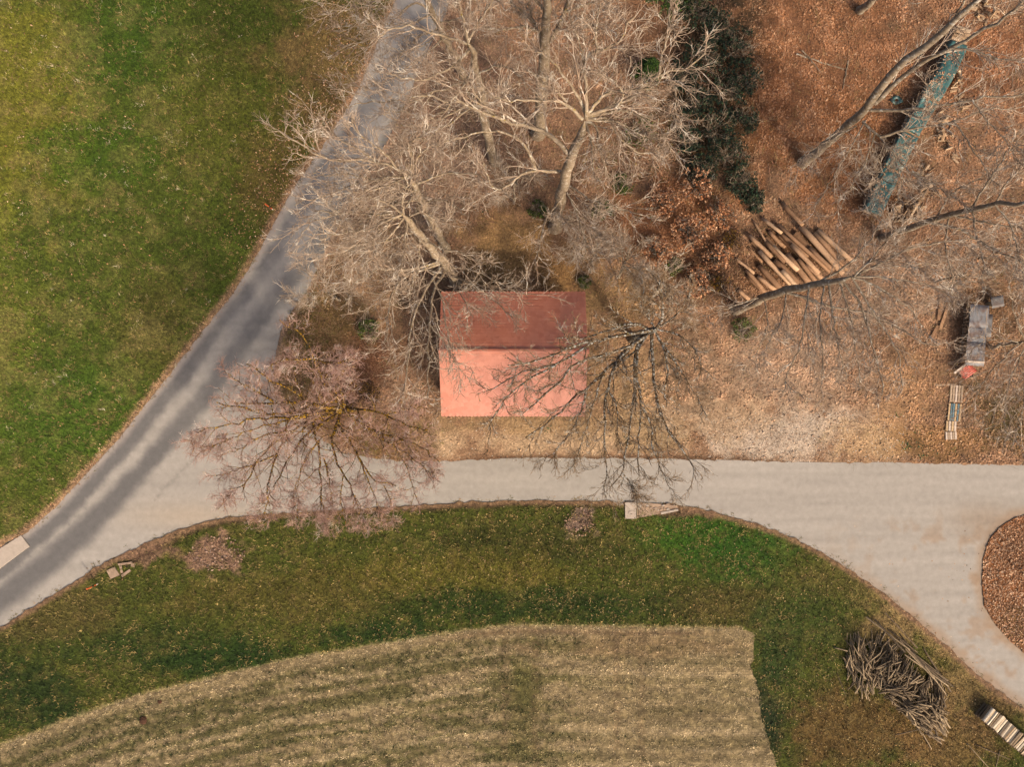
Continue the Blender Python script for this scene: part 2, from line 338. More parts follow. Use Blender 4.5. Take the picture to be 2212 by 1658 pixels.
def col_strip(px, py):
    c = blobs(px, py, (74, 78, 24), [(1480, 1160, 150, 70, (56, 88, 16), .95), (1600, 1200, 120, 70, (48, 82, 16), .8), (1150, 1180, 300, 60, (62, 62, 20), .7),
        (1000, 1245, 330, 60, (96, 88, 30), .8), (1200, 1310, 460, 45, (44, 58, 12), .95), (1560, 1310, 160, 50, (88, 76, 34), .7), (600, 1290, 260, 60, (88, 78, 30), .7),
        (300, 1400, 330, 60, (48, 62, 16), .8), (120, 1330, 160, 80, (94, 80, 40), .7), (60, 1500, 160, 90, (42, 56, 14), .95), (500, 1420, 200, 40, (40, 58, 12), .95), (850, 1370, 160, 30, (40, 58, 12), .95),
        (1650, 1560, 60, 130, (34, 46, 18), .9), (1680, 1400, 60, 120, (52, 66, 22), .8), (1850, 1580, 190, 110, (100, 76, 38), .95), (2050, 1600, 160, 90, (122, 92, 52), .8), (1950, 1340, 150, 80, (146, 118, 76), .9),
        (1800, 1260, 120, 60, (100, 90, 42), .7), (2080, 1480, 90, 80, (140, 110, 70), .8), (2150, 1560, 80, 60, (108, 82, 50), .7), (1750, 1330, 110, 70, (62, 74, 24), .7), (1400, 1380, 60, 12, (110, 95, 50), .3)])
    m = (0.3 * sstep(0.55, 0.7, fbm(px / 20, py / 17, 91, 4)))[:, None]; c = c * (1 - m) + np.array((132, 108, 60.)) * m
    for x, y, rx, ry, co in ((470, 1195, 75, 48, (150, 116, 92)), (1252, 1128, 42, 38, (138, 112, 94)), (330, 1195, 90, 24, (130, 100, 76)), (1480, 1110, 70, 14, (110, 86, 62))):
        d = np.hypot((px - x) / rx, (py - y) / ry) + (fbm(px / 24, py / 24, 15, 5) - .5) * 2.2
        m = (0.95 * (1 - sstep(.55, .95, d)))[:, None]; c = c * (1 - m) + np.asarray(co, float) * m
    d = dline(px, py, STRIP_EDGE) + 8 * (fbm(px / 10, py / 10, 35, 3) - 0.5)
    w = 9 + 10 * np.exp(-((px - 330) / 110) ** 2) + 4 * np.exp(-((px - 1450) / 140) ** 2)
    m = (0.92 * (1 - sstep(w * .6, w * 1.5, d)))[:, None]; c = c * (1 - m) + np.array((134, 102, 76.)) * m
    m = (0.7 * np.exp(-((d - w * 1.15) / 3.0) ** 2) * sstep(240, 330, px) * (1 - sstep(1300, 1350, px)))[:, None]; c = c * (1 - m) + np.array((62, 44, 32.)) * m
    d = dline(px, py, FIELD_TOP[2:]); m = (0.8 * (1 - sstep(1, 7, d + 6 * (fbm(px / 9, py / 9, 44, 3) - .5))))[:, None]; c = c * (1 - m) + np.array((178, 152, 112.)) * m
    return c * .96
def row_v(px, py): return py - np.interp(px, [p[0] for p in FIELD_TOP], [p[1] for p in FIELD_TOP])
def col_field(px, py):
    v = row_v(px, py)
    green = sstep(.42, .60, fbm(px / 120, v / 11, 61, 5) * .7 + fbm(px / 10, v / 5, 62, 3) * .3) * (1 - 0.75 * sstep(1150, 1330, px)) * sstep(8, 40, v)
    c = blobs(px, py, (152, 130, 94), [(1130, 1540, 52, 110, (118, 104, 62), .7), (1140, 1470, 40, 50, (92, 88, 44), .6), (1350, 1400, 260, 26, (140, 114, 80), .7), (1480, 1540, 160, 20, (120, 102, 70), .6), (1500, 1620, 200, 30, (128, 108, 76), .6)])
    m = (0.78 * green)[:, None]; c = c * (1 - m) + np.array((88, 82, 44.)) * m
    for vv, w, x0, x1 in ((128, 7, -50, 1080), (226, 7, 300, 1090), (60, 5, 560, 1090), (222, 8, 1180, 1660), (265, 5, 1180, 1660), (100, 5, 1180, 1660), (300, 7, 900, 1700)):
        m = (0.55 * np.exp(-((v - vv + 10 * (fbm(px / 120, py * 0 + vv, 8, 2) - .5)) / w) ** 2) * sstep(x0, x0 + 60, px) * (1 - sstep(x1 - 40, x1, px)))[:, None]; c = c * (1 - m) + np.array((190, 164, 124.)) * m
    m = (0.5 * np.exp(-((v - 12) / 5) ** 2) * sstep(900, 1050, px) * (1 - sstep(1450, 1600, px)))[:, None]; c = c * (1 - m) + np.array((104, 78, 56.)) * m
    for x0, w in ((1092, 9), (1156, 9), (1332, 8), (1385, 8)):          # tyre lugs
        ch = 0.5 + 0.5 * np.sin((py + np.abs(px - x0) * 1.2) / 2.6)
        m = (0.5 * ch * np.exp(-((px - x0) / w) ** 4) * sstep(1360, 1390, py))[:, None]; c = c * (1 - m) + np.array((112, 88, 62.)) * m
    return c * (0.60 + 0.62 * fbm(px / 14, py / 5, 19, 4))[:, None]
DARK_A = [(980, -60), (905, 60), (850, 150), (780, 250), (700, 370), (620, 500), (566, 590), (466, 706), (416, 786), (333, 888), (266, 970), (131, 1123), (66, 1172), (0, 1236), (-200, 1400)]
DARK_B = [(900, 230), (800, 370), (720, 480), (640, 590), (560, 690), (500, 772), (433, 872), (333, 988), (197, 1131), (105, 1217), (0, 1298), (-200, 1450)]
def col_road(px, py):
    c = np.tile(np.array((184, 173, 158.)), (len(px), 1))
    west = 1 - sstep(560, 980, px + (py - 900) * 0.3)
    n = fbm(px / 30, py / 30, 63, 4)
    d = np.hypot(px - 1060, (py - 1040) * 3.5)
    m = (0.45 * (1 - sstep(100, 420, d)))[:, None]; c = c * (1 - m) + np.array((176, 166, 150.)) * m
    ew = fbm(px / 160, py / 9, 12, 3); c = c * (0.93 + 0.14 * ew)[:, None]
    m = (0.5 * np.exp(-((px - 420) / 150) ** 2 - ((py - 1115) / 30) ** 2))[:, None]; c = c * (1 - m) + np.array((200, 176, 146.)) * m
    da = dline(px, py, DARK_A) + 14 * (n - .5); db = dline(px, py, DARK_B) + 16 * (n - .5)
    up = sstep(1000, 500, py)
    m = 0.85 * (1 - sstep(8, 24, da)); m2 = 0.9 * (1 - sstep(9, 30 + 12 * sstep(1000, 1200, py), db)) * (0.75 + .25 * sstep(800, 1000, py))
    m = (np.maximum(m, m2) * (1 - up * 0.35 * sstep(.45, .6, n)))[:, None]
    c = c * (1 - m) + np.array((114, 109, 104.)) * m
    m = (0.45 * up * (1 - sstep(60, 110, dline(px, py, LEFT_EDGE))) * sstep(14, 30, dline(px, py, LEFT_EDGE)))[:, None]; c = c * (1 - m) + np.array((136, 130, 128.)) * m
    d = dline(px, py, LEFT_EDGE); m = (0.75 * (1 - sstep(3, 17, d + 8 * (n - .5))))[:, None]; c = c * (1 - m) + np.array((184, 168, 154.)) * m
    east = sstep(1700, 2050, px)
    st = sstep(.58, .7, fbm(px / 26, py / 22, 71, 4)) * sstep(1080, 1180, py) * east
    m = (0.5 * st)[:, None]; c = c * (1 - m) + np.array((172, 140, 110.)) * m
    d = np.minimum(dline(px, py, NOSE), dline(px, py, STRIP_EDGE[22:])); m = (0.55 * (1 - sstep(4, 26, d + 20 * (n - .5))) * east)[:, None]; c = c * (1 - m) + np.array((176, 140, 106.)) * m
    m = (0.5 * np.exp(-((px - 2130) / 70) ** 2 - ((py - 1125) / 35) ** 2))[:, None]; c = c * (1 - m) + np.array((160, 134, 108.)) * m
    cr = sstep(3.0, 1.2, np.abs(dline(px, py, [(520, 860), (470, 950), (400, 1010), (330, 1085)]) + 3 * (n - .5)))
    c = c * (1 - .1 * cr)[:, None]
    return c * .92
def col_nose(px, py):
    c = blobs(px, py, (140, 86, 46), [(2200, 1180, 60, 60, (80, 50, 28), .8), (2200, 1360, 60, 50, (104, 80, 44), .8)])
    return c

far = mesh_np('ground', [(-300, -300, -.14), (300, -300, -.14), (300, 300, -.14), (-300, 300, -.14)], [(0, 1, 2, 3)], M['far']); tag(far, kind='structure')
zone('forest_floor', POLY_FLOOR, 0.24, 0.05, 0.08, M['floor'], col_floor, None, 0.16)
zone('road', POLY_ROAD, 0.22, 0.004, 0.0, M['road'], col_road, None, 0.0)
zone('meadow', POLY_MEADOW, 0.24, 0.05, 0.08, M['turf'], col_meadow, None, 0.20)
zone('grass_strip', POLY_STRIP, 0.22, 0.05, 0.08, M['turf'], col_strip, None, 0.18)
zone('stubble_field', POLY_FIELD, 0.22, 0.05, 0.05, M['field'], col_field, lambda px, py: {'row': row_v(px, py) / 32.0}, 0.24)
zone('leafy_bank', POLY_NOSE, 0.24, 0.05, 0.08, M['floor'], col_nose, None, 0.08)
# underlay so that no gap opens between the sheets
M['dust'] = m_plain('dusty_shoulder', S(168, 138, 110), .35, 5, .95, .1, 0, .5, S(110, 84, 60), .5)
und = mesh_np('road_shoulder', [(-60, -50, -.012), (60, -50, -.012), (60, 50, -.012), (-60, 50, -.012)], [(0, 1, 2, 3)], M['dust']); tag(und, kind='structure')

# ------------------------------------------------------------------ grass, leaves, stubble: what nobody could count
def sample(poly, dens, dfn=None):
    p = np.asarray(poly, float); x0, y0 = np.maximum(p.min(0), (-40, -40)); x1, y1 = np.minimum(p.max(0), (2252, 1700))
    n = int((x1 - x0) * (y1 - y0) / 1024.0 * dens)
    px = RNG.uniform(x0, x1, n); py = RNG.uniform(y0, y1, n)
    ok = inpoly(px, py, poly)
    if dfn is not None: ok &= RNG.random(n) < dfn(px, py)
    return px[ok], py[ok]
def blades(name, px, py, z0, amp, cols, nb, ln, wd, up, label, cat, jit=0.06, mat='blade'):
    n = len(px); x = (px - W2) / 32.0; y = (H2 - py) / 32.0
    X = np.repeat(x, nb) + RNG.normal(0, jit, n * nb); Y = np.repeat(y, nb) + RNG.normal(0, jit, n * nb)
    Z = z0 + relief(X, Y, amp) - 0.02; k = n * nb
    a = RNG.uniform(0, 2 * np.pi, k); L = ln * RNG.uniform(.55, 1.3, k); e = np.clip(RNG.normal(up, .28, k), .05, 1.45)
    d = np.stack([np.cos(a) * np.cos(e), np.sin(a) * np.cos(e), np.sin(e)], 1) * L[:, None]
    s = np.stack([-np.sin(a), np.cos(a), np.zeros(k)], 1) * (wd * RNG.uniform(.6, 1.4, k))[:, None]
    b = np.stack([X, Y, Z], 1)
    v = np.stack([b - s, b + s, b + d * .6 + s * .7, b + d], 1).reshape(-1, 3)
    i = np.arange(k)[:, None] * 4; f = np.concatenate([i + np.array([[0, 1, 2]]), i + np.array([[0, 2, 3]])])
    c = np.repeat(np.repeat(cols, nb, 0) * RNG.uniform(.7, 1.35, (k, 1)), 4, 0)
    return tag(mesh_np(name, v, f, M[mat], c), label, cat, kind='stuff')
def leaves(name, px, py, z0, amp, cols, size, label, cat, hmax=0.05, z=None, mat='leaf', tilt=.35):
    k = len(px); x = (px - W2) / 32.0; y = (H2 - py) / 32.0
    Z = z0 + relief(x, y, amp) + RNG.uniform(.004, hmax, k) if z is None else z
    return leaf_quads(name, np.stack([x, y, Z], 1), cols, size, label, cat, mat, tilt)
def quad_arrays(b, size, tilt):
    k = len(b); a = RNG.uniform(0, 2 * np.pi, k); L = size * RNG.uniform(.6, 1.3, k); t1 = RNG.normal(0, tilt, k); t2 = RNG.normal(0, tilt, k)
    d = np.stack([np.cos(a), np.sin(a), t1], 1) * (L * .5)[:, None]; s = np.stack([-np.sin(a), np.cos(a), t2], 1) * (L * .3)[:, None]
    v = np.stack([b - d, b + s, b + d, b - s], 1).reshape(-1, 3)
    return v, np.arange(k * 4).reshape(-1, 4)
def leaf_quads(name, b, cols, size, label, cat, mat='leaf', tilt=.35, parent=None):
    v, f = quad_arrays(b, size, tilt)
    o = mesh_np(name, v, f, M[mat], np.repeat(cols, 4, 0), parent=parent)
    return tag(o, label, cat, kind='stuff') if label else o
def pal(n, cs, w=None): return SA(np.asarray(cs, float))[RNG.choice(len(cs), n, p=w)]

TURFP = lambda px, py, fn, k: SA(np.clip(fn(px, py), 0, 255)) * k
def turf_cols(px, py, fn, dry, k=1.15):
    c = TURFP(px, py, fn, k); m = (RNG.random(len(px)) < dry)[:, None]
    return np.where(m, SA(np.array([[156, 132, 78.]])) * RNG.uniform(.7, 1.1, (len(px), 1)), c)
px, py = sample(POLY_MEADOW, 34)
dry = .10 + .30 * sstep(.5, .66, fbm(px / 26, py / 22, 22, 4))
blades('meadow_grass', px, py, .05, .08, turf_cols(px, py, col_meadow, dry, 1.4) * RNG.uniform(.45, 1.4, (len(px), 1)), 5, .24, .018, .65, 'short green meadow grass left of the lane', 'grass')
px, py = sample(POLY_STRIP, 34, lambda x, y: sstep(8, 18, dline(x, y, STRIP_EDGE)))
dry = .08 + .32 * sstep(.52, .66, fbm(px / 22, py / 18, 92, 4))
blades('strip_grass', px, py, .05, .08, turf_cols(px, py, col_strip, dry, 1.4) * RNG.uniform(.4, 1.6, (len(px), 1)), 5, .24, .018, .65, 'dark green grass between the road and the stubble field', 'grass')
# pale dead tussocks in the meadow
px, py = sample(POLY_MEADOW, 5.0, lambda x, y: sstep(.58, .70, fbm(x / 20, y / 16, 23, 4)) * (1 - .6 * sstep(350, 520, x)))
blades('dead_grass', px, py, .05, .08, pal(len(px), [(206, 182, 136), (184, 156, 104), (222, 204, 168)]), 7, .22, .016, .35, 'pale dead grass tufts in the meadow', 'grass', .07)
# fallen leaves
LEAFC = [(218, 172, 132), (194, 142, 102), (166, 116, 80), (134, 94, 64), (96, 66, 44), (230, 192, 154)]
LEAFW = [.16, .24, .26, .18, .10, .06]
def dens_floor(x, y):
    a = sstep(.38, .6, fbm(x / 26, y / 26, 77, 5))
    apron = inpoly(x, y, [(940, 905), (1300, 905), (1480, 860), (1960, 880), (1960, 1000), (940, 1000)])
    bare = np.hypot((x - 1150) / 170, (y - 550) / 100) < 1
    house = (x > 965) & (x < 1250) & (y > 645) & (y < 890)
    iv = np.hypot((x - 1550) / 90, (y - 220) / 230) < 1
    return np.where(house, 0, np.where(apron, .10, np.where(bare, .22, np.where(iv, .35, .2 + .8 * a))) * (.45 + .55 * sstep(1350, 1500, x)))
px, py = sample(POLY_FLOOR, 230, dens_floor)
cl = pal(len(px), LEAFC, LEAFW) * (0.35 + 1.2 * fbm(px / 26, py / 26, 77, 5))[:, None]
gr = .55 + .2 * (1 - sstep(1300, 1500, px)); cl = cl * (1 - gr[:, None]) + SA(np.clip(col_floor(px, py) * 1.08, 0, 255)) * gr[:, None] * RNG.uniform(.6, 1.5, (len(px), 1))
leaves('leaf_litter', px, py, .05, .08, cl, RNG.choice([.08, .11, .15, .19], len(px), p=[.3, .35, .25, .1]), 'brown fallen beech leaves covering the forest floor', 'leaves', .07)
px, py = sample(POLY_NOSE, 260)
leaves('leaf_litter', px, py, .05, .08, pal(len(px), LEAFC, LEAFW) * (.35 + 1.1 * fbm(px / 14, py / 14, 4, 4))[:, None], RNG.choice([.07, .10, .15], len(px)), 'orange fallen leaves on the bank at the right edge', 'leaves', .06)
px, py = sample(POLY_MEADOW, 42, lambda x, y: .02 + .9 * (1 - sstep(20, 210 - .18 * y, dline(x, y, LEFT_EDGE[12:]))) * (1 - sstep(380, 620, y)) + .25 * (1 - sstep(8, 24, dline(x, y, LEFT_EDGE))))
leaves('scattered_leaves', px, py, .05, .08, pal(len(px), LEAFC, LEAFW) * 1.1, .105, 'fallen leaves lying in the meadow along the lane', 'leaves', .14)
px, py = sample(POLY_STRIP, 11, lambda x, y: .08 + .8 * sstep(500, 900, x) * (.35 + .65 * (fbm(x / 50, y / 40, 85, 3))))
leaves('scattered_leaves', px, py, .05, .08, pal(len(px), [(232, 190, 128), (220, 168, 110), (200, 150, 96), (236, 204, 150), (170, 120, 74)]) * RNG.uniform(.5, 1.1, (len(px), 1)), .075, 'pale fallen leaves scattered over the grass strip', 'leaves', .16)
px, py = sample(POLY_ROAD, 5, lambda x, y: sstep(1750, 2000, x) * sstep(1090, 1180, y) * sstep(.55, .72, fbm(x / 24, y / 24, 71, 3)) * .6 + .5 * (1 - sstep(2, 10, dline(x, y, LEFT_EDGE))))
leaves('scattered_leaves', px, py, .006, 0, pal(len(px), LEAFC, LEAFW), .10, 'brown leaves blown onto the road edges', 'leaves', .02, tilt=.15)
px, py = sample(POLY_ROAD, 26, lambda x, y: np.maximum(1 - sstep(1, 9 + 8 * fbm(x / 22, y / 22, 14, 3), dline(x, y, STRIP_EDGE)), 1 - sstep(1, 8 + 8 * fbm(x / 22, y / 22, 16, 3), dline(x, y, LEFT_EDGE))) * sstep(.4, .6, fbm(x / 12, y / 12, 18, 3)))
blades('verge_grass', px, py, .02, 0, pal(len(px), [(150, 122, 84), (120, 104, 58), (96, 92, 40), (168, 138, 104)]), 5, .16, .014, .45, 'dry grass and weeds creeping over the road edges', 'grass', .07)
# stubble: straw and green shoots standing in drilled rows
px, py = sample(POLY_FIELD, 60, lambda x, y: sstep(.30, .62, fbm(x / 9, row_v(x, y) / 6, 67, 4)))
v = row_v(px, py); ri = np.round(v / 5.44); vr = ri * 5.44 + RNG.normal(0, 1, len(v)) * (.6 + 2.0 * fbm(px / 40, v / 40, 86, 3)) + 7 * (fbm(px / 90, v / 30, 88, 3) - .5); py = py + (vr - v)
rowb = .72 + .56 * vnoise(ri * 1.7 + 3, np.floor(px / 260) * 5.1, 90) * (.5 + fbm(px / 30, v / 8, 87, 4))
keep = inpoly(px, py, POLY_FIELD); px, py = px[keep], py[keep]; rowb = rowb[keep]
blades('straw_stubble', px, py, .05, .05, SA(np.clip(col_field(px, py) * 1.16 + 10, 0, 255)) * RNG.uniform(.75, 1.35, (len(px), 1)) * rowb[:, None] * 1.25, 3, .17, .022, .35, 'dry straw stubble in rows across the field', 'stubble', .02)
px, py = sample(POLY_FIELD, 30, lambda x, y: sstep(.35, .6, fbm(x / 8, row_v(x, y) / 5, 64, 3)) * (.22 + .78 * sstep(.42, .60, fbm(x / 120, row_v(x, y) / 11, 61, 5))) * (1 - .8 * sstep(1150, 1330, x)) * sstep(4, 30, row_v(x, y)))
v = row_v(px, py); py = py + (np.round(v / 5.44) * 5.44 + 2.7 + RNG.normal(0, .7, len(v)) - v)
keep = inpoly(px, py, POLY_FIELD); px, py = px[keep], py[keep]
blades('green_shoots', px, py, .05, .05, pal(len(px), [(62, 70, 26), (78, 80, 36), (46, 58, 20)]) * .95, 5, .15, .018, .7, 'green shoots growing between the stubble rows', 'crop', .03)
px, py = sample(POLY_FIELD, 14, lambda x, y: 1 - sstep(0, 10, row_v(x, y) + 6 * (fbm(x / 12, y / 12, 3, 3) - .5)))
blades('straw_windrow', px, py, .05, .05, pal(len(px), [(214, 190, 146), (196, 168, 122), (226, 206, 166)]), 5, .16, .016, .25, 'pale straw lying along the upper edge of the field', 'straw', .08)
# pebbles and clods on the bare patches
px, py = sample([(940, 905), (1300, 905), (1480, 880), (1960, 890), (1960, 1000), (940, 1000)], 26, lambda x, y: .3 + .7 * sstep(1450, 1600, x))
leaves('pebbles', px, py, .05, .08, pal(len(px), [(206, 186, 160), (178, 152, 124), (150, 122, 96), (226, 212, 192)]), .075, 'small stones on the gravel apron beside the road', 'gravel', .02, mat='stone', tilt=.2)
px, py = sample(POLY_STRIP, 60, lambda x, y: np.maximum(np.hypot((x - 470) / 75, (y - 1195) / 48) < .8, np.hypot((x - 1252) / 42, (y - 1128) / 38) < .8) * .9)
leaves('soil_clods', px, py, .05, .08, pal(len(px), [(168, 132, 108), (140, 106, 84), (112, 84, 64), (186, 154, 130)]), .16, 'clods of bare earth on the grass strip', 'soil', .09, mat='stone', tilt=.6)

# ------------------------------------------------------------------ the hut with its tiled roof
def m_tile(name, c0, c1):
    m, nt, b = new_mat(name); spec(b, 0.45, 0.8)
    oi = N(nt, 'ShaderNodeObjectInfo').outputs['Random']; p = pos(nt)
    vo = N(nt, 'ShaderNodeTexVoronoi'); vo.inputs['Scale'].default_value = 4.4; nt.links.new(p, vo.inputs['Vector'])
    sp_ = N(nt, 'ShaderNodeSeparateColor'); nt.links.new(vo.outputs['Color'], sp_.inputs[0])
    c = ramp(nt, sp_.outputs[0], [(0.0, c0), (1.0, c1)])
    c = mixc(nt, 0.5, c, ramp(nt, noise(nt, p, 9, 5, .7), [(.3, gray(.93)), (.7, gray(1.06))]), 'MULTIPLY')
    c = mixc(nt, ramp(nt, noise(nt, p, .9, 5, .65), [(.6, gray(0)), (.85, gray(.15))]), c, S(150, 100, 76))
    nt.links.new(c, b.inputs['Base Color']); bump(nt, b, noise(nt, p, 60, 3), .15, .004)
    return m
M['tile'] = m_tile('clay_tile', S(198, 112, 74), S(216, 132, 96))
M['plaster'] = m_plain('plaster', S(206, 190, 166), .12, 3, .9, .2)
M['timber'] = m_plain('roof_timber', S(120, 86, 58), .3, 8, .85)
M['door'] = m_plain('door_wood', S(96, 66, 42), .3, 9, .8)
HX0, HX1, YN, YR, YS, ZE, ZR = -4.52, 4.68, 5.80, 2.03, -2.03, 3.0, 4.6
hut = empty('hut', (0, 0, 0)); tag(hut, 'small hut with red tiled gable roof beside the road', 'hut')
def hut_part(name, v, f, mat, parent):
    bm = bmesh.new(); vs = [bm.verts.new(p) for p in v]
    for q in f: bm.faces.new([vs[i] for i in q])
    bmesh.ops.recalc_face_normals(bm, faces=bm.faces[:]); me = bpy.data.meshes.new(name); bm.to_mesh(me); bm.free(); me.materials.append(mat)
    return obj(name, me, parent)
BOX = [(0, 1, 2, 3), (4, 5, 6, 7), (0, 1, 5, 4), (1, 2, 6, 5), (2, 3, 7, 6), (3, 0, 4, 7)]
def boxv(x0, x1, y0, y1, z0, z1): return [(x0, y0, z0), (x1, y0, z0), (x1, y1, z0), (x0, y1, z0), (x0, y0, z1), (x1, y0, z1), (x1, y1, z1), (x0, y1, z1)]
wx0, wx1, wy0, wy1, wt = HX0 + .4, HX1 - .4, YS + .45, YN - .45, .3
zn = lambda y: ZE - .10 + (ZR - ZE) * ((YN - y) / (YN - YR) if y > YR else (y - YS) / (YR - YS))
hut_part('wall', boxv(wx0, wx1, wy0, wy0 + wt, -.1, zn(wy0)), BOX, M['plaster'], hut)
hut_part('wall', boxv(wx0, wx1, wy1 - wt, wy1, -.1, zn(wy1)), BOX, M['plaster'], hut)
for x in (wx0, wx1 - wt):
    pr = [(wy0 + wt, -.1), (wy1 - wt, -.1), (wy1 - wt, zn(wy1 - wt)), (YR, zn(YR)), (wy0 + wt, zn(wy0 + wt))]
    hut_part('gable_wall', [(x, a, b) for a, b in pr] + [(x + wt, a, b) for a, b in pr], [(0, 1, 2, 3, 4), (5, 6, 7, 8, 9)] + [(i, (i + 1) % 5, (i + 1) % 5 + 5, i + 5) for i in range(5)], M['plaster'], hut)
dr = hut_part('door', boxv(-.55, .55, wy0 - .05, wy0 - .004, -.02, 2.05), BOX, M['door'], hut)
hut_part('handle', boxv(.38, .48, wy0 - .11, wy0 - .052, 1.0, 1.04), BOX, M['timber'], dr)
for x in (-2.8, 2.7): hut_part('window', boxv(x - .4, x + .4, wy0 - .04, wy0 - .004, 1.1, 1.9), BOX, M['timber'], hut)
def slope(ye, nrm):
    t = .09
    return [(HX0, YR, ZR - .0), (HX1, YR, ZR), (HX1, ye, ZE), (HX0, ye, ZE), (HX0, YR, ZR - t), (HX1, YR, ZR - t), (HX1, ye, ZE - t), (HX0, ye, ZE - t)]
roof = hut_part('roof', [(HX0 + .03, YS + .03, ZE - .10), (HX0 + .03, YR, ZR - .10), (HX0 + .03, YN - .03, ZE - .10), (HX0 + .03, YN - .03, ZE - .02), (HX0 + .03, YR, ZR - .02), (HX0 + .03, YS + .03, ZE - .02)] +
    [(HX1 - .03, YS + .03, ZE - .10), (HX1 - .03, YR, ZR - .10), (HX1 - .03, YN - .03, ZE - .10), (HX1 - .03, YN - .03, ZE - .02), (HX1 - .03, YR, ZR - .02), (HX1 - .03, YS + .03, ZE - .02)],
    [(0, 1, 4, 5), (1, 2, 3, 4), (6, 7, 10, 11), (7, 8, 9, 10), (0, 1, 7, 6), (1, 2, 8, 7), (2, 3, 9, 8), (3, 4, 10, 9), (4, 5, 11, 10), (5, 0, 6, 11)], M['timber'], hut)
tag(roof, 'red clay tiled gable roof, the near slope glaring pale pink')
NC, NR = 40, 19
TW = (HX1 - HX0) / NC
def tile_geo(lenf):
    w = TW * .485; L = lenf; th = .03; a = [(-w, L * .5), (-w, -L * .5 + .05)]
    for k in range(1, 6):
        t = math.pi * k / 6; a.append((-w * math.cos(t), -L * .5 + .05 - .085 * math.sin(t)))
    a += [(w, -L * .5 + .05), (w, L * .5)]
    return a, th
def tile_mesh(L):
    a, th = tile_geo(L); return poly_me('tile', a, 0, th, M['tile'])
tile_parts = 0; rest_v = []; rest_f = []
for side, ye in ((1, YN), (-1, YS)):
    dy, dz = YR - ye, ZR - ZE; SL = math.hypot(dy, dz); up = Vector((0, dy / SL, dz / SL)); nrm = Vector((0, -side * dz / SL * -1, abs(dy) / SL)).normalized()
    nrm = Vector((0, side * dz / SL, abs(dy) / SL)); xa = up.cross(nrm)
    exp_ = SL / NR; Lt = exp_ * 1.55; me = tile_mesh(Lt)
    base_v = np.array([v.co[:] for v in me.vertices]); base_f = [list(p.vertices) for p in me.polygons]
    tl = math.atan2(.036, exp_)
    for r in range(NR):
        for c in range(NC + (r % 2)):
            x = HX0 + TW * (c + .5 - .5 * (r % 2)); half = (r % 2) and (c in (0, NC))
            if half: x += TW * (.25 if c == 0 else -.25)
            o = Vector((x, ye, ZE)) + up * (r * exp_ + Lt * .5 - .04) + nrm * (.012 + random.uniform(0, .004))
            mt = Matrix((xa, up, nrm)).transposed() @ Matrix.Rotation(-tl, 3, 'X') @ Matrix.Rotation(random.uniform(-.012, .012), 3, 'Z')
            if half: mt = mt @ Matrix.Diagonal((.5, 1, 1))
            if r == NR - 1: mt = mt @ Matrix.Diagonal((1, .62, 1)); o -= up * (Lt * .19)
            if side == 1 and 9 <= r < NR - 1 and tile_parts < 300 and not half and 3 <= c <= 36:
                t = obj('tile', me, roof); t.matrix_local = Matrix.Translation(o) @ mt.to_4x4(); tile_parts += 1
            else:
                n0 = sum(len(q) for q in rest_v); rest_v.append(base_v @ np.array(mt).T + np.array(o)); rest_f += [[i + n0 for i in q] for q in base_f]
me = bpy.data.meshes.new('tile_courses'); me.from_pydata(np.concatenate(rest_v).tolist(), [], rest_f); me.materials.append(M['tile'])
tc = obj('tile_courses', me, roof); tag(tc, kind='stuff')
def ridge_me():
    n = 8; L = .42; V = []; F = []
    for k in range(2):
        for rr in (.15 + .03 * k, .13 + .03 * k):
            for i in range(n):
                t = math.pi * i / (n - 1); V.append((L * (k - .5), math.cos(t) * rr, math.sin(t) * rr * .7))
    for i in range(n - 1):
        F += [(i, i + 1, 2 * n + i + 1, 2 * n + i), (n + i, 3 * n + i, 3 * n + i + 1, n + i + 1), (i, n + i, n + i + 1, i + 1), (2 * n + i, 2 * n + i + 1, 3 * n + i + 1, 3 * n + i)]
    F += [(0, 2 * n, 3 * n, n), (n - 1, 2 * n - 1, 4 * n - 1, 3 * n - 1)]
    bm = bmesh.new(); vs = [bm.verts.new(v) for v in V]
    for f in F: bm.faces.new([vs[q] for q in f])
    bmesh.ops.recalc_face_normals(bm, faces=bm.faces[:]); me = bpy.data.meshes.new('ridge_tile'); bm.to_mesh(me); bm.free(); me.materials.append(M['tile']); return me
rme = ridge_me(); x = HX0 + .20
while x < HX1 - .1:
    obj('ridge_tile', rme, roof, (x, YR + random.uniform(-.006, .006), ZR + .02 + random.uniform(0, .006)), (random.uniform(-.03, .03), 0, 0)); x += .37

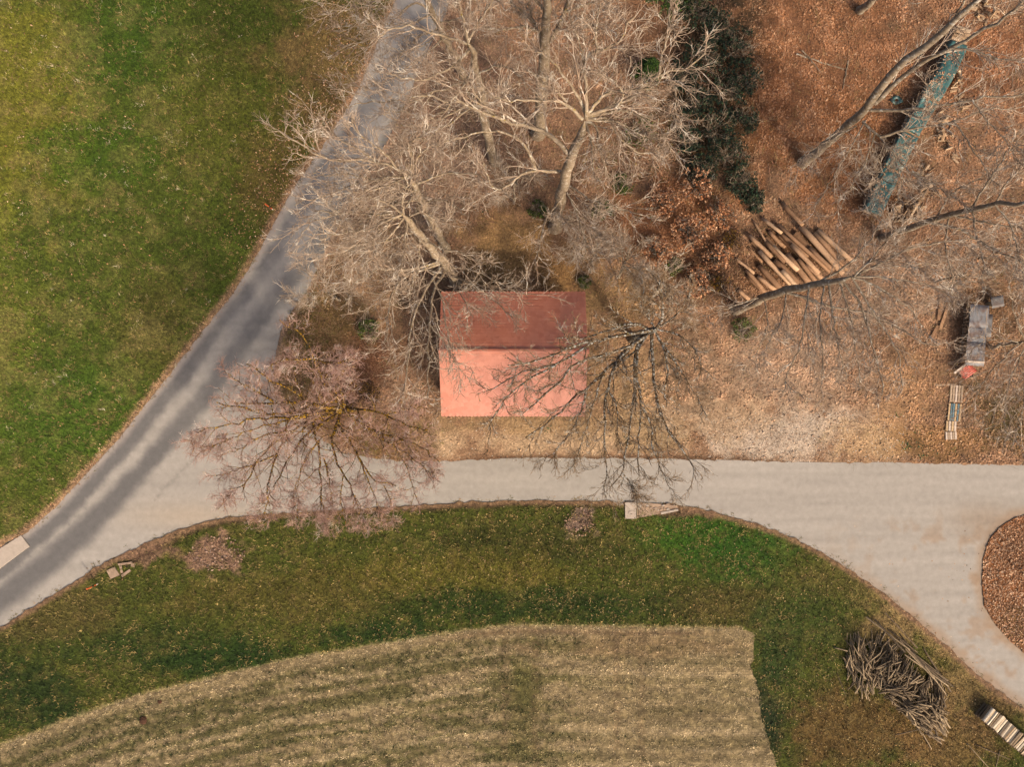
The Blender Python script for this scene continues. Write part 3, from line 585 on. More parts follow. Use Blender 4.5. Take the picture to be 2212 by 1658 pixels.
# ------------------------------------------------------------------ trees
def unit(v): return v / np.maximum(np.linalg.norm(v, axis=-1, keepdims=True), 1e-9)
def tubes(paths, radii, S_):
    Nn, K, _ = paths.shape
    T = np.empty_like(paths); T[:, 1:-1] = paths[:, 2:] - paths[:, :-2]; T[:, 0] = paths[:, 1] - paths[:, 0]; T[:, -1] = paths[:, -1] - paths[:, -2]; T = unit(T)
    mean = unit(paths[:, -1] - paths[:, 0]); ref = np.eye(3)[np.argmin(np.abs(mean), 1)][:, None, :]
    n1 = unit(np.cross(T, np.broadcast_to(ref, T.shape))); n2 = np.cross(T, n1)
    a = np.arange(S_) * 2 * np.pi / S_
    v = paths[:, :, None, :] + radii[:, :, None, None] * (np.cos(a)[None, None, :, None] * n1[:, :, None, :] + np.sin(a)[None, None, :, None] * n2[:, :, None, :])
    v = v.reshape(-1, 3)
    s = np.arange(S_); k = np.arange(K - 1)
    q = np.stack([k[:, None] * S_ + s, k[:, None] * S_ + (s + 1) % S_, (k[:, None] + 1) * S_ + (s + 1) % S_, (k[:, None] + 1) * S_ + s], -1).reshape(-1, 4)
    f = (q[None] + (np.arange(Nn) * K * S_)[:, None, None]).reshape(-1, 4)
    return v, f
def join(parts):
    V = []; F = []; n = 0
    for v, f in parts: V.append(v); F.append(f + n); n += len(v)
    return np.concatenate(V), np.concatenate(F)
def resample(pts, K, wig=0.0):
    pts = np.asarray(pts, float); d = np.r_[0, np.cumsum(np.linalg.norm(np.diff(pts, axis=0), axis=1))]
    t = np.linspace(0, d[-1], K); o = np.stack([np.interp(t, d, pts[:, i]) for i in range(pts.shape[1])], 1)
    for _ in range(2): o[1:-1] = .25 * o[:-2] + .5 * o[1:-1] + .25 * o[2:]
    if wig:
        w = RNG.normal(0, wig, (K, 3)); w[0] = 0; o[:, :3] += w * np.linspace(.3, 1, K)[:, None]
    return o
def spawn(paths, radii, n, t0, t1, ang, ratio, K, wander, upb, lmin, lmax, rk, rmin, azim=None):
    """children of every parent path, all at once"""
    Np, Kp, _ = paths.shape; Lp = np.linalg.norm(np.diff(paths, axis=1), axis=2).sum(1)
    t = (np.arange(n)[None] + RNG.random((Np, n))) / n * (t1 - t0) + t0
    g = t * (Kp - 1); i = np.minimum(g.astype(int), Kp - 2); fr = (g - i)[..., None]; r_ = np.arange(Np)[:, None]
    p = paths[r_, i] * (1 - fr) + paths[r_, i + 1] * fr; T = unit(paths[r_, i + 1] - paths[r_, i]); pr = radii[r_, i]
    rv = unit(RNG.normal(size=p.shape)); per = unit(rv - (rv * T).sum(-1, keepdims=True) * T)
    a = RNG.normal(ang, .22, t.shape)[..., None]
    d = unit(np.cos(a) * T + np.sin(a) * per + np.array([0, 0, upb]))
    L = np.clip(Lp[:, None] * ratio * (1.15 - .65 * t) * RNG.uniform(.6, 1.25, t.shape), lmin, lmax)
    p = p.reshape(-1, 3); d = d.reshape(-1, 3); L = L.reshape(-1); pr = pr.reshape(-1)
    out = np.empty((len(p), K, 3)); out[:, 0] = p; cur = d
    for k in range(1, K):
        cur = unit(cur + RNG.normal(0, wander, cur.shape) + np.array([0, 0, upb * .35]))
        out[:, k] = out[:, k - 1] + cur * (L / (K - 1))[:, None]
    r0 = np.clip(pr * rk, rmin * 1.6, None); rad = r0[:, None] * np.linspace(1, .35, K)[None] ; rad = np.maximum(rad, rmin)
    return out, rad
TREES = []
def tree(name, label, trunk, limbs, bark, twig, auto=(), n=(11, 6, 4), ang=.68, upb=.10, wander=.15, ratio=(.5, .55, .62), rl=.10, tw=.0055, group=None, lmax=(4.2, 2.2, .85), cat='tree'):
    """trunk [(px,py,z,r)], limbs [[(px,py,z)..]] ; auto (count, from z, to z, reach m, rise)"""
    tr = np.asarray(trunk, float); tw_ = np.column_stack([PA(tr[:, :3]), tr[:, 3] * (.82 if bark == 'bark_grey' else .88)])
    root = empty(name, (tw_[0, 0], tw_[0, 1], 0)); tag(root, label, cat, group); org = np.array([tw_[0, 0], tw_[0, 1], 0])
    K = 18; tp = resample(tw_, K, 0); wv = RNG.normal(0, .05, (K, 3)); wv[:, 2] = 0; tp[1:, :3] += wv[1:]
    tp[0, 2] = -.12; rad = tp[:, 3].copy(); rad[0] *= 1.35; rad[1] *= 1.08; rad[-1] = .015
    v, f = tubes(tp[None, :, :3], rad[None], 12)
    mesh_np('trunk', v - org, f, M[bark], smooth=True, parent=root)
    LP = []; LR = []; KL = 16
    for L in limbs:
        w = PA([q[:3] for q in L]); r0 = (L[0][3] if len(L[0]) > 3 else rl) * (.95 if bark in ('bark_lichen', 'bark_mottle') else .78)
        ln = np.linalg.norm(np.diff(w, axis=0), axis=1).sum()
        LP.append(resample(w, KL, .018 * ln ** .7)); LR.append(np.linspace(1, .45, KL) ** 1.6 * r0 * .9 + .006)
    for (cnt, za, zb, reach, rise) in auto:
        for i in range(cnt):
            z = random.uniform(za, zb); az = i * 2.4 + random.uniform(-.5, .5)
            j = int(np.argmin(np.abs(tp[:, 2] - z))); p = tp[j, :3].copy(); Lg = reach * random.uniform(.65, 1.1)
            d = np.array([math.cos(az), math.sin(az), rise * random.uniform(.3, 1.3)]); d /= np.linalg.norm(d); pts = [p]
            for k in range(8):
                d = d + np.random.default_rng(int(1e6 * random.random())).normal(0, .17, 3) + np.array([0, 0, .05]); d /= np.linalg.norm(d); pts.append(pts[-1] + d * Lg / 8)
            r0 = min(rl, rad[j] * .62); LP.append(resample(np.array(pts), KL, .01)); LR.append(np.linspace(r0, max(.015, r0 * .22), KL))
    LPa = np.array(LP); LRa = np.array(LR)
    for p, r in zip(LPa, LRa):
        v, f = tubes(p[None], r[None], 7); mesh_np('limb', v - org, f, M[bark], smooth=True, parent=root)
    b1, r1 = spawn(LPa, LRa, n[0], .10, 1.0, ang, ratio[0], 8, wander, upb, .8, lmax[0], .42, .013)
    b2, r2 = spawn(b1, r1, n[1], .12, 1.0, ang * .95, ratio[1], 5, wander, upb, .5, lmax[1], .62, tw * 1.75)
    b3, r3 = spawn(b2, r2, n[2], .15, 1.0, ang, ratio[2], 3, wander * .9, upb, .3, lmax[2], .7, tw)
    v, f = join([tubes(b1, r1, 5)]); tag(mesh_np('branches', v - org, f, M[bark if bark in ('bark_lichen', 'bark_mottle') else twig], smooth=True, parent=root), kind='stuff')
    v, f = join([tubes(b2, r2, 3), tubes(b3, r3, 3)]); tag(mesh_np('twigs', v - org, f, M[twig], smooth=True, parent=root), kind='stuff')
    return root
Z = lambda pts, z0, z1, r=None: [((x, y, z0 + (z1 - z0) * i / (len(pts) - 1)) + ((r,) if (r and i == 0) else ())) for i, (x, y) in enumerate(pts)]

# A: tall beech north of the hut
tree('beech_tree', 'tall pale beech with thick trunk rising just north of the hut', [(1199, 492, 0, .44), (1214, 420, 8, .36), (1228, 360, 12.5, .31), (1245, 310, 16, .26), (1264, 262, 18.6, .19)], [
    Z([(1266, 255), (1268, 226), (1262, 154), (1266, 111), (1292, 111), (1333, 93), (1371, 34)], 18.6, 22, .13),
    Z([(1264, 150), (1254, 97), (1240, 59), (1225, 20)], 20, 22, .07), Z([(1290, 111), (1286, 70), (1295, 20), (1300, -30)], 21, 22.5, .07),
    Z([(1267, 250), (1252, 212), (1236, 188), (1209, 151), (1191, 127), (1157, 111)], 18.6, 21, .12),
    Z([(1258, 258), (1243, 245), (1218, 215), (1182, 219), (1130, 219), (1055, 210)], 18.4, 20.5, .12), Z([(1225, 220), (1195, 190), (1168, 172), (1140, 150)], 19, 20.5, .08),
    Z([(1268, 245), (1308, 199), (1349, 194), (1394, 192), (1421, 179)], 18.6, 20.5, .12),
    Z([(1270, 248), (1344, 226), (1408, 170), (1430, 156), (1489, 147), (1521, 120)], 18.4, 20.5, .13), Z([(1424, 160), (1426, 136), (1435, 99), (1448, 68), (1444, 14)], 20, 21.5, .08),
    Z([(1330, 232), (1349, 210), (1342, 188), (1315, 167), (1290, 154)], 19, 21, .08), Z([(1440, 158), (1462, 200), (1457, 240), (1470, 275)], 19.5, 19, .06),
    Z([(1266, 258), (1322, 253), (1326, 283), (1356, 312), (1383, 337), (1426, 325)], 18, 17.5, .10), Z([(1264, 262), (1276, 301), (1281, 339), (1284, 385)], 17.5, 17.5, .09), Z([(1268, 262), (1288, 267), (1292, 316), (1304, 344), (1310, 380)], 17.5, 17.5, .09),
    Z([(1266, 256), (1350, 235), (1400, 262), (1440, 290), (1455, 330)], 18, 18, .10), Z([(1268, 260), (1340, 262), (1385, 295), (1420, 300)], 18, 18, .07),
    Z([(1226, 330), (1200, 297), (1178, 280), (1126, 270), (1098, 266), (1060, 246), (1010, 233), (961, 210), (884, 206)], 14.6, 17.5, .17), Z([(1090, 264), (1040, 225), (1010, 180), (985, 140)], 16, 18, .08),
    Z([(1215, 372), (1157, 367), (1126, 374), (1096, 404), (1074, 419), (1049, 386), (1044, 350)], 11.2, 13.5, .14), Z([(1157, 366), (1146, 329), (1132, 311), (1105, 288), (1071, 279), (1042, 284), (999, 304), (891, 300)], 12, 15, .11),
    Z([(1222, 395), (1255, 420), (1290, 440), (1340, 450), (1400, 470)], 9.5, 12, .09), Z([(1212, 430), (1180, 470), (1165, 520), (1158, 570)], 8, 10.5, .08), Z([(1218, 400), (1250, 470), (1265, 530), (1290, 560)], 9, 11, .07)],
    'bark_pale', 'twig_pale', n=(11, 6, 4), tw=.0056)
# B
tree('beech_tree', 'grey curved beech trunk standing between the lane and the tall pale beech', [(1070, 350, 0, .36), (1058, 318, 3, .33), (1047, 270, 7.5, .30), (1040, 215, 12, .26), (1034, 170, 14.8, .22), (1022, 125, 17, .17), (1012, 88, 18.5, .13)], [
    Z([(1014, 95), (970, 80), (930, 72), (893, 57), (850, 60), (800, 90)], 18, 20, .10), Z([(1016, 105), (985, 140), (940, 165), (890, 175), (840, 160)], 17.5, 19, .10), Z([(1012, 88), (1035, 45), (1060, 10), (1080, -30)], 18.5, 20.5, .09),
    Z([(1012, 90), (1000, 40), (985, -10)], 18.5, 21, .09), Z([(1025, 135), (1000, 190), (960, 240), (905, 270), (850, 268)], 16.5, 18, .09), Z([(1030, 160), (1075, 140), (1110, 150), (1140, 190)], 15.5, 17.5, .08), Z([(1038, 200), (1000, 235), (940, 262), (880, 246), (820, 235)], 13, 16, .09), Z([(1040, 215), (980, 262), (920, 300), (860, 330), (800, 345)], 12, 15, .08), Z([(1034, 170), (960, 190), (880, 222), (800, 215), (750, 232)], 14.8, 17.5, .08)],
    'bark_pale', 'twig_pale', n=(10, 6, 4), tw=.0056)
# C
tree('beech_tree', 'thick pale trunk forking in two at the top edge of the picture', [(1162, 290, 0, .46), (1166, 245, 4, .42), (1170, 200, 7.9, .38), (1176, 140, 12, .34), (1180, 92, 14.9, .29), (1182, 40, 18, .23), (1184, -40, 21.5, .15)], [
    Z([(1180, 95), (1205, 62), (1222, 25), (1232, -10), (1245, -60)], 14.8, 20, .22), Z([(1176, 100), (1155, 50), (1125, 20), (1090, -5), (1060, -20)], 14.5, 18, .13), Z([(1170, 90), (1150, 40), (1138, -5)], 14.5, 18, .10),
    Z([(1224, 25), (1262, 10), (1300, 0), (1340, -25)], 18, 19.5, .09), Z([(1175, 70), (1130, 55), (1085, 65), (1040, 60)], 16, 18, .10), Z([(1183, 30), (1150, -10), (1120, -40)], 18.5, 20, .09), Z([(1205, 62), (1240, 70), (1270, 55), (1310, 50)], 16.5, 18, .08)],
    'bark_pale', 'twig_pale', n=(10, 6, 4), tw=.0056)
# D: beside the hut's left rear corner, with long limbs coming down past the roof
tree('beech_tree', 'spreading pale beech at the left rear corner of the hut', [(986, 612, 0, .36), (974, 592, 4, .32), (956, 566, 8, .29), (911, 512, 13, .24), (872, 462, 16.5, .15)], [
    Z([(962, 585), (935, 623), (928, 700), (926, 760), (924, 815), (926, 860)], 6, 9.5, .13), Z([(952, 578), (905, 650), (888, 700), (885, 760), (880, 800), (872, 850)], 7, 10, .12), Z([(950, 570), (865, 600), (842, 640), (838, 690), (830, 740)], 8, 11.5, .11),
    Z([(948, 566), (880, 585), (830, 578), (780, 600), (745, 632)], 8.5, 11, .10), Z([(968, 594), (1000, 605), (1035, 623), (1080, 657), (1110, 690)], 5, 8.5, .10), Z([(966, 590), (985, 622), (1010, 661), (1012, 690)], 5.5, 9, .06),
    Z([(962, 580), (1010, 578), (1060, 600), (1110, 632), (1160, 640)], 6.5, 9, .08), Z([(890, 480), (840, 462), (790, 465), (725, 462), (680, 455)], 15, 17, .09), Z([(872, 462), (840, 440), (800, 425), (750, 425)], 16, 18, .09),
    Z([(872, 462), (868, 430), (880, 400), (878, 370)], 16.5, 19, .08), Z([(872, 462), (830, 480), (790, 500), (740, 500), (690, 520)], 16, 17, .09), Z([(875, 466), (850, 500), (820, 540), (790, 575)], 15.8, 16, .09), Z([(880, 470), (875, 520), (870, 560), (860, 600)], 15.5, 15.5, .09),
    Z([(900, 500), (840, 520), (780, 535), (720, 560), (690, 590)], 13.5, 15, .09), Z([(880, 470), (910, 455), (935, 470), (960, 480)], 15.5, 17, .06), Z([(920, 522), (960, 540), (1000, 545), (1040, 570)], 12.5, 14, .07), Z([(905, 505), (905, 570), (890, 620), (885, 650)], 13, 13.5, .08), Z([(935, 600), (960, 660), (965, 720), (985, 780)], 8, 9.5, .06), Z([(926, 700), (960, 740), (985, 790), (1010, 820)], 9, 9.5, .05)],
    'bark_pale', 'twig_grey', n=(11, 6, 4), tw=.0056)
# D2
tree('beech_tree', 'forked pale beech reaching over the lane from behind the hut', [(963, 538, 0, .30), (945, 505, 5, .27), (931, 474, 9.5, .24), (908, 431, 14, .20), (886, 383, 17.5, .15)], [
    Z([(886, 383), (850, 360), (809, 347), (770, 345), (720, 348), (676, 335), (640, 305), (600, 282)], 17.5, 20.5, .11), Z([(886, 383), (891, 350), (884, 322), (888, 300), (915, 300), (927, 262)], 17.5, 20, .10), Z([(856, 362), (836, 334), (805, 311), (771, 288), (755, 255)], 18, 20.5, .08),
    Z([(904, 420), (860, 395), (800, 385), (740, 375), (690, 380)], 15, 18, .09), Z([(895, 400), (930, 385), (975, 372), (1020, 375), (1050, 390)], 16, 18, .09), Z([(900, 412), (850, 430), (800, 470), (750, 490)], 15, 16.5, .08), Z([(880, 380), (845, 400), (790, 415), (720, 420)], 17, 18.5, .07), Z([(915, 440), (945, 430), (980, 440), (1010, 470)], 13.5, 15.5, .07),
    Z([(886, 383), (900, 340), (935, 310), (965, 315)], 17.5, 19.5, .07), Z([(809, 347), (770, 320), (730, 300), (700, 270)], 19, 20.5, .06), Z([(908, 431), (840, 440), (760, 455), (690, 470), (645, 500)], 14, 16, .08), Z([(886, 383), (830, 380), (760, 400), (690, 430), (640, 440)], 17.5, 18.5, .08), Z([(900, 412), (860, 470), (800, 520), (740, 545), (690, 560)], 15, 15.5, .07)], 'bark_pale', 'twig_pale', n=(11, 6, 4), tw=.0056)
# F: lichen covered tree at the fork of the roads
tree('field_maple', 'low spreading tree with yellow lichened limbs on the corner of the junction', [(762, 880, 0, .30), (748, 883, 3, .27), (736, 886, 5, .22)], [
    Z([(738, 886), (700, 880), (650, 868), (590, 869), (540, 875), (500, 868)], 5, 8.5, .13), Z([(592, 869), (545, 840), (510, 822), (490, 806)], 8, 8.8, .06), Z([(736, 888), (665, 895), (618, 894), (568, 895), (540, 880), (470, 870)], 5, 9, .13),
    Z([(665, 895), (610, 905), (560, 905), (500, 915), (440, 930)], 8, 8.8, .08), Z([(665, 900), (600, 912), (550, 925), (520, 940), (490, 950)], 7.8, 8.2, .07), Z([(736, 888), (660, 905), (617, 925), (580, 960), (560, 985), (552, 1002), (540, 1020), (525, 1062)], 5, 7.5, .12),
    Z([(734, 890), (680, 905), (640, 923), (605, 958), (597, 983), (587, 1003), (582, 1041), (583, 1090)], 5, 7, .12), Z([(734, 892), (670, 933), (635, 970), (622, 993), (610, 1015), (605, 1030), (587, 1056)], 5, 7, .11),
    Z([(732, 892), (668, 908), (685, 948), (690, 978), (691, 1028), (695, 1078), (690, 1110)], 5, 6.5, .11), Z([(736, 892), (713, 953), (723, 985), (738, 1023), (755, 1043), (768, 1066), (765, 1090)], 5, 6.5, .11), Z([(738, 890), (723, 915), (748, 948), (765, 958), (775, 990), (790, 1018), (816, 1048), (851, 1048)], 5, 6.5, .11),
    Z([(740, 888), (752, 895), (786, 915), (816, 940), (841, 958), (871, 978), (905, 1000)], 5, 6.5, .11), Z([(740, 884), (791, 885), (836, 897), (878, 918), (925, 930)], 5, 7, .10), Z([(836, 897), (870, 885), (910, 880)], 6.5, 7.5, .05), Z([(744, 884), (740, 852), (728, 827), (718, 802)], 5, 7.5, .10),
    Z([(738, 882), (725, 860), (705, 833), (680, 790), (673, 752), (640, 713), (606, 695)], 5, 9.5, .11), Z([(678, 776), (710, 786), (755, 779)], 9, 9.5, .05), Z([(676, 774), (650, 778), (610, 775), (585, 790)], 9, 9.8, .05), Z([(736, 884), (665, 887), (655, 860), (630, 837), (602, 835), (580, 822), (560, 802), (530, 782)], 5, 9.5, .11),
    Z([(738, 884), (722, 842), (735, 807), (770, 790)], 5.5, 8, .08), Z([(592, 985), (545, 1005), (500, 1020), (465, 1030)], 7, 7, .06), Z([(745, 890), (800, 930), (850, 945), (900, 960), (930, 985)], 5, 6.5, .09), Z([(700, 990), (712, 1040), (720, 1090), (715, 1125)], 6, 6, .06), Z([(690, 950), (650, 1010), (640, 1060), (645, 1105)], 6, 6, .06), Z([(640, 930), (570, 940), (510, 975), (470, 985)], 7, 7.5, .06), Z([(780, 1000), (800, 1050), (815, 1090), (830, 1120)], 6, 6, .05), Z([(850, 962), (880, 1010), (890, 1050), (900, 1075)], 6.3, 6, .05), Z([(584, 1060), (575, 1095), (565, 1130)], 7, 6.6, .035), Z([(692, 1060), (698, 1100), (705, 1140)], 6.5, 6.2, .035), Z([(766, 1070), (775, 1105), (790, 1140)], 6.5, 6.2, .035), Z([(740, 1030), (735, 1080), (745, 1130)], 6.5, 6.2, .035), Z([(830, 1050), (845, 1085), (850, 1125)], 6.3, 6, .03), Z([(640, 1040), (632, 1085), (650, 1125)], 6.5, 6.3, .03), Z([(530, 1045), (500, 1065), (480, 1080)], 7.3, 7, .03), Z([(450, 925), (425, 935), (410, 960)], 8.6, 8.4, .025), Z([(500, 950), (470, 960), (445, 975)], 8, 7.8, .025), Z([(905, 1000), (925, 1020), (940, 1035)], 6.4, 6.2, .03)],
    'bark_lichen', 'twig_red', n=(13, 7, 6), ratio=(.36, .5, .62), lmax=(2.5, 1.4, .9), tw=.005, upb=.04, ang=.9, wander=.22, rl=.09)
# G: tree at the right gable
tree('lime_tree', 'dark mottled tree overhanging the right end of the hut roof and the road', [(1365, 731, 0, .33), (1385, 722, 4, .29), (1402, 716, 7, .24), (1419, 710, 9.5, .14)], [
    Z([(1416, 711), (1388, 719), (1354, 725), (1311, 728), (1271, 736), (1254, 745), (1223, 756), (1192, 770), (1163, 782), (1126, 785), (1098, 790)], 9, 10.5, .12), Z([(1400, 712), (1377, 696), (1340, 705), (1300, 719), (1271, 731), (1240, 728), (1200, 735)], 7.5, 10.5, .10),
    Z([(1290, 733), (1231, 770), (1192, 793), (1155, 793), (1123, 805), (1098, 816), (1072, 836), (1050, 848)], 9.5, 10, .09), Z([(1200, 790), (1157, 810), (1112, 844), (1083, 873), (1072, 890), (1055, 925)], 10, 9.5, .07), Z([(1392, 728), (1340, 759), (1291, 770), (1237, 785), (1214, 822), (1180, 850), (1152, 873), (1126, 898)], 8, 9, .11),
    Z([(1396, 722), (1368, 739), (1328, 782), (1300, 816), (1266, 839), (1237, 861), (1214, 884), (1192, 904), (1169, 927), (1138, 938)], 6.5, 8, .13), Z([(1368, 740), (1328, 782), (1311, 839), (1303, 881), (1305, 938), (1308, 992), (1305, 1024), (1311, 1055), (1308, 1080)], 7, 7, .11),
    Z([(1392, 724), (1368, 745), (1368, 796), (1377, 839), (1362, 881), (1360, 938), (1354, 990), (1345, 1024), (1320, 1046)], 6.5, 7, .12), Z([(1345, 1022), (1362, 1046), (1379, 1075)], 7, 7, .04), Z([(1396, 724), (1377, 748), (1371, 796), (1382, 853), (1388, 890), (1382, 924), (1377, 952), (1377, 995), (1385, 1032)], 6.5, 7, .11),
    Z([(1408, 714), (1408, 736), (1411, 782), (1412, 827), (1416, 876), (1428, 896), (1445, 933), (1453, 952), (1473, 969), (1493, 995), (1502, 1018)], 7.5, 7, .12), Z([(1414, 712), (1422, 730), (1439, 762), (1442, 810), (1433, 843), (1440, 880)], 8, 8, .09), Z([(1388, 880), (1396, 896), (1413, 924), (1405, 961), (1425, 1001), (1439, 1038), (1453, 1063)], 7, 7, .07),
    Z([(1419, 710), (1433, 682), (1428, 639), (1422, 605)], 9.5, 12.5, .10), Z([(1416, 711), (1396, 679), (1382, 657), (1390, 630)], 9, 11, .06), Z([(1419, 710), (1450, 690), (1480, 660), (1490, 630)], 9.5, 11.5, .06), Z([(1420, 712), (1460, 720), (1500, 750), (1520, 800)], 9, 9.5, .06), Z([(1266, 839), (1260, 880), (1235, 930), (1210, 965), (1175, 1000)], 8, 7.5, .06), Z([(1300, 816), (1280, 880), (1262, 940), (1250, 985), (1230, 1015)], 7.8, 7.5, .06),
    Z([(1430, 740), (1470, 800), (1500, 850), (1520, 890)], 8.5, 8.5, .05), Z([(1311, 839), (1335, 880), (1332, 930), (1340, 960)], 7.3, 7, .06)],
    'bark_mottle', 'twig_dark', n=(14, 7, 5), ratio=(.32, .5, .58), lmax=(2.2, 1.2, .7), tw=.006, upb=.03)
# H
tree('beech_tree', 'grey trunk leaning across the lower end of the log pile', [(1588, 671, 0, .34), (1640, 648, 4.5, .31), (1690, 628, 8, .28), (1760, 615, 11, .23), (1845, 598, 13.8, .15)], [
    Z([(1840, 600), (1900, 570), (1960, 540), (2030, 520), (2100, 515)], 13.6, 16, .11), Z([(1690, 630), (1780, 660), (1881, 677), (1946, 707), (2019, 755)], 8, 11.5, .12), Z([(1760, 615), (1830, 575), (1880, 520), (1910, 470)], 11, 14.5, .10), Z([(1650, 642), (1600, 655), (1545, 674), (1500, 690)], 5, 7.5, .05),
    Z([(1750, 618), (1740, 670), (1732, 740), (1700, 810), (1690, 850)], 10.5, 11, .08), Z([(1790, 612), (1800, 690), (1812, 760), (1830, 820)], 12, 12.5, .09), Z([(1820, 605), (1860, 660), (1880, 730), (1900, 800), (1910, 850)], 13, 13.5, .09), Z([(1840, 600), (1900, 620), (1960, 660), (2000, 720)], 13.8, 14.5, .08), Z([(1845, 598), (1920, 600), (1990, 610), (2050, 640)], 13.8, 15, .08),
    Z([(1845, 598), (1880, 560), (1950, 580), (2010, 570)], 13.8, 15.5, .07), Z([(1700, 628), (1690, 690), (1660, 740), (1640, 790)], 8.5, 9.5, .06), Z([(1780, 613), (1770, 700), (1780, 790), (1770, 840)], 11.5, 12, .07), Z([(1810, 606), (1840, 690), (1850, 770), (1860, 830)], 12.5, 13, .07), Z([(1840, 600), (1890, 680), (1940, 760), (1950, 830)], 13.6, 14, .08), Z([(1650, 645), (1660, 700), (1640, 760), (1600, 800)], 5.5, 7, .05), Z([(1845, 598), (1900, 540), (1930, 500), (1990, 470)], 13.8, 16, .07)],
    'bark_grey', 'twig_pale', n=(11, 6, 5), ratio=(.38, .5, .6), tw=.0056, upb=.02)
# I
tree('beech_tree', 'long grey trunk leaning over the tarp covered woodpile at top right', [(1733, 354, 0, .36), (1775, 318, 3.3, .33), (1814, 284, 6.2, .31), (1876, 236, 10.5, .28), (1889, 213, 11.6, .27), (1901, 178, 13, .26), (1925, 146, 14.3, .24), (1975, 116, 15.8, .22), (2024, 82, 17.4, .2), (2086, 32, 19.2, .17), (2112, 0, 20, .15), (2150, -50, 21.5, .1)], [
    Z([(1880, 238), (1940, 240), (2012, 235), (2100, 215), (2212, 205), (2260, 190)], 10.5, 15, .13), Z([(1863, 262), (1900, 296), (1950, 358), (1987, 385), (2010, 395)], 9.5, 11, .10), Z([(1890, 222), (1930, 180), (1992, 133), (2056, 104), (2135, 60), (2190, 20), (2240, -20)], 11.2, 20, .22),
    Z([(2030, 80), (2060, 40), (2085, 0), (2100, -40)], 17.5, 20, .10), Z([(1900, 296), (1955, 280), (2010, 275), (2060, 262), (2120, 240), (2212, 232)], 10.5, 13, .10), Z([(1955, 240), (1990, 260), (2020, 215), (2000, 170)], 12, 14, .06), Z([(1870, 260), (1830, 330), (1790, 400), (1760, 450)], 9.5, 11, .06),
    Z([(1890, 290), (1870, 350), (1835, 410), (1800, 470)], 10, 11, .05), Z([(1850, 272), (1800, 300), (1740, 330), (1700, 370)], 9, 11.5, .05), Z([(1930, 330), (1950, 400), (1930, 450), (1930, 480)], 10.7, 11.5, .05), Z([(1970, 370), (2020, 400), (2060, 430), (2090, 440)], 11, 12, .06), Z([(2056, 104), (2110, 110), (2160, 130), (2212, 125)], 17, 18.5, .07), Z([(2100, 215), (2130, 260), (2170, 300), (2200, 350)], 14, 14.5, .06), Z([(2060, 262), (2100, 320), (2140, 380), (2150, 420)], 12, 12.5, .06)],
    'bark_grey', 'twig_pale', n=(11, 6, 4), ratio=(.36, .5, .6), tw=.0056, lmax=(3.0, 1.6, .9))
# J
tree('beech_tree', 'dark limbed tree right of the log pile, trunk running toward the right edge', [(1905, 514, 0, .27), (1950, 497, 5, .25), (2010, 479, 8.5, .22), (2096, 449, 12, .18), (2212, 437, 15.5, .12), (2260, 430, 17, .08)], [
    Z([(2005, 480), (2070, 492), (2140, 535), (2196, 565), (2240, 590)], 8.3, 12, .12), Z([(2060, 465), (2120, 480), (2180, 490), (2240, 500)], 10.5, 13, .08), Z([(2100, 448), (2130, 400), (2160, 350), (2200, 310)], 12, 15, .09), Z([(2150, 443), (2180, 480), (2200, 540), (2190, 600)], 13.5, 14, .07), Z([(2020, 477), (2050, 420), (2100, 390), (2140, 385)], 9, 12, .07), Z([(2050, 470), (2040, 540), (2060, 600), (2040, 660)], 10, 11.5, .07), Z([(2100, 448), (2110, 520), (2130, 590), (2120, 650)], 12, 13, .07), Z([(2150, 442), (2170, 400), (2200, 370), (2230, 330)], 13.5, 15, .06)],
    'bark_grey', 'twig_pale', n=(11, 6, 4), tw=.0056, ratio=(.42, .5, .6))
# K, L, M and saplings
tree('young_tree', 'light twiggy tree leaning in at the right edge beside the sheet metal roof', [(2140, 750, 0, .15), (2185, 742, 4, .12), (2225, 735, 7, .08)], [Z([(2215, 737), (2195, 690), (2185, 640), (2180, 600)], 6.5, 9, .06), Z([(2210, 738), (2160, 780), (2120, 830), (2100, 880)], 6, 7.5, .06), Z([(2220, 738), (2190, 800), (2170, 860), (2165, 920)], 6.5, 8, .06), Z([(2220, 735), (2240, 660), (2210, 610)], 7, 9, .06), Z([(2222, 738), (2215, 810), (2210, 900), (2190, 960)], 7, 8.5, .06), Z([(2200, 740), (2150, 730), (2110, 745), (2090, 780)], 5.5, 7, .05)], 'bark_grey', 'twig_pale', n=(11, 6, 4), tw=.0056)
tree('beech_tree', 'beech whose pale limbs cross the lane at the top edge', [(1000, 165, 0, .26), (960, 80, 7, .22), (925, 10, 12, .18), (905, -40, 15, .12)], [Z([(930, 20), (893, 0), (860, 35), (812, 75), (785, 90), (750, 95)], 11.5, 14.5, .08), Z([(915, -10), (860, -20), (800, 10), (740, 20), (705, 30)], 13, 15.5, .08), Z([(935, 30), (880, 55), (830, 50), (780, 50), (720, 70)], 11, 14, .07), Z([(950, 60), (930, 90), (890, 110), (840, 105)], 8.5, 11, .06), Z([(905, -40), (850, -50), (790, -30), (730, -20)], 15, 17, .07), Z([(945, 50), (990, 40), (1030, 20), (1060, 25)], 9.5, 12, .06), Z([(960, 80), (900, 130), (850, 170), (800, 190), (765, 180)], 7, 11, .07), Z([(950, 60), (900, 80), (860, 120), (830, 150)], 8.5, 12, .06)], 'bark_pale', 'twig_pale', n=(11, 6, 4), tw=.0056)
tree('beech_tree', 'grey trunk cut off by the top edge above the orange forest floor', [(1858, 22, 0, .30), (1890, -5, 3, .28), (1960, -70, 9, .2)], [], 'bark_grey', 'twig_grey', auto=((5, 6, 9, 3, .6),), n=(6, 5, 4), tw=.0056)
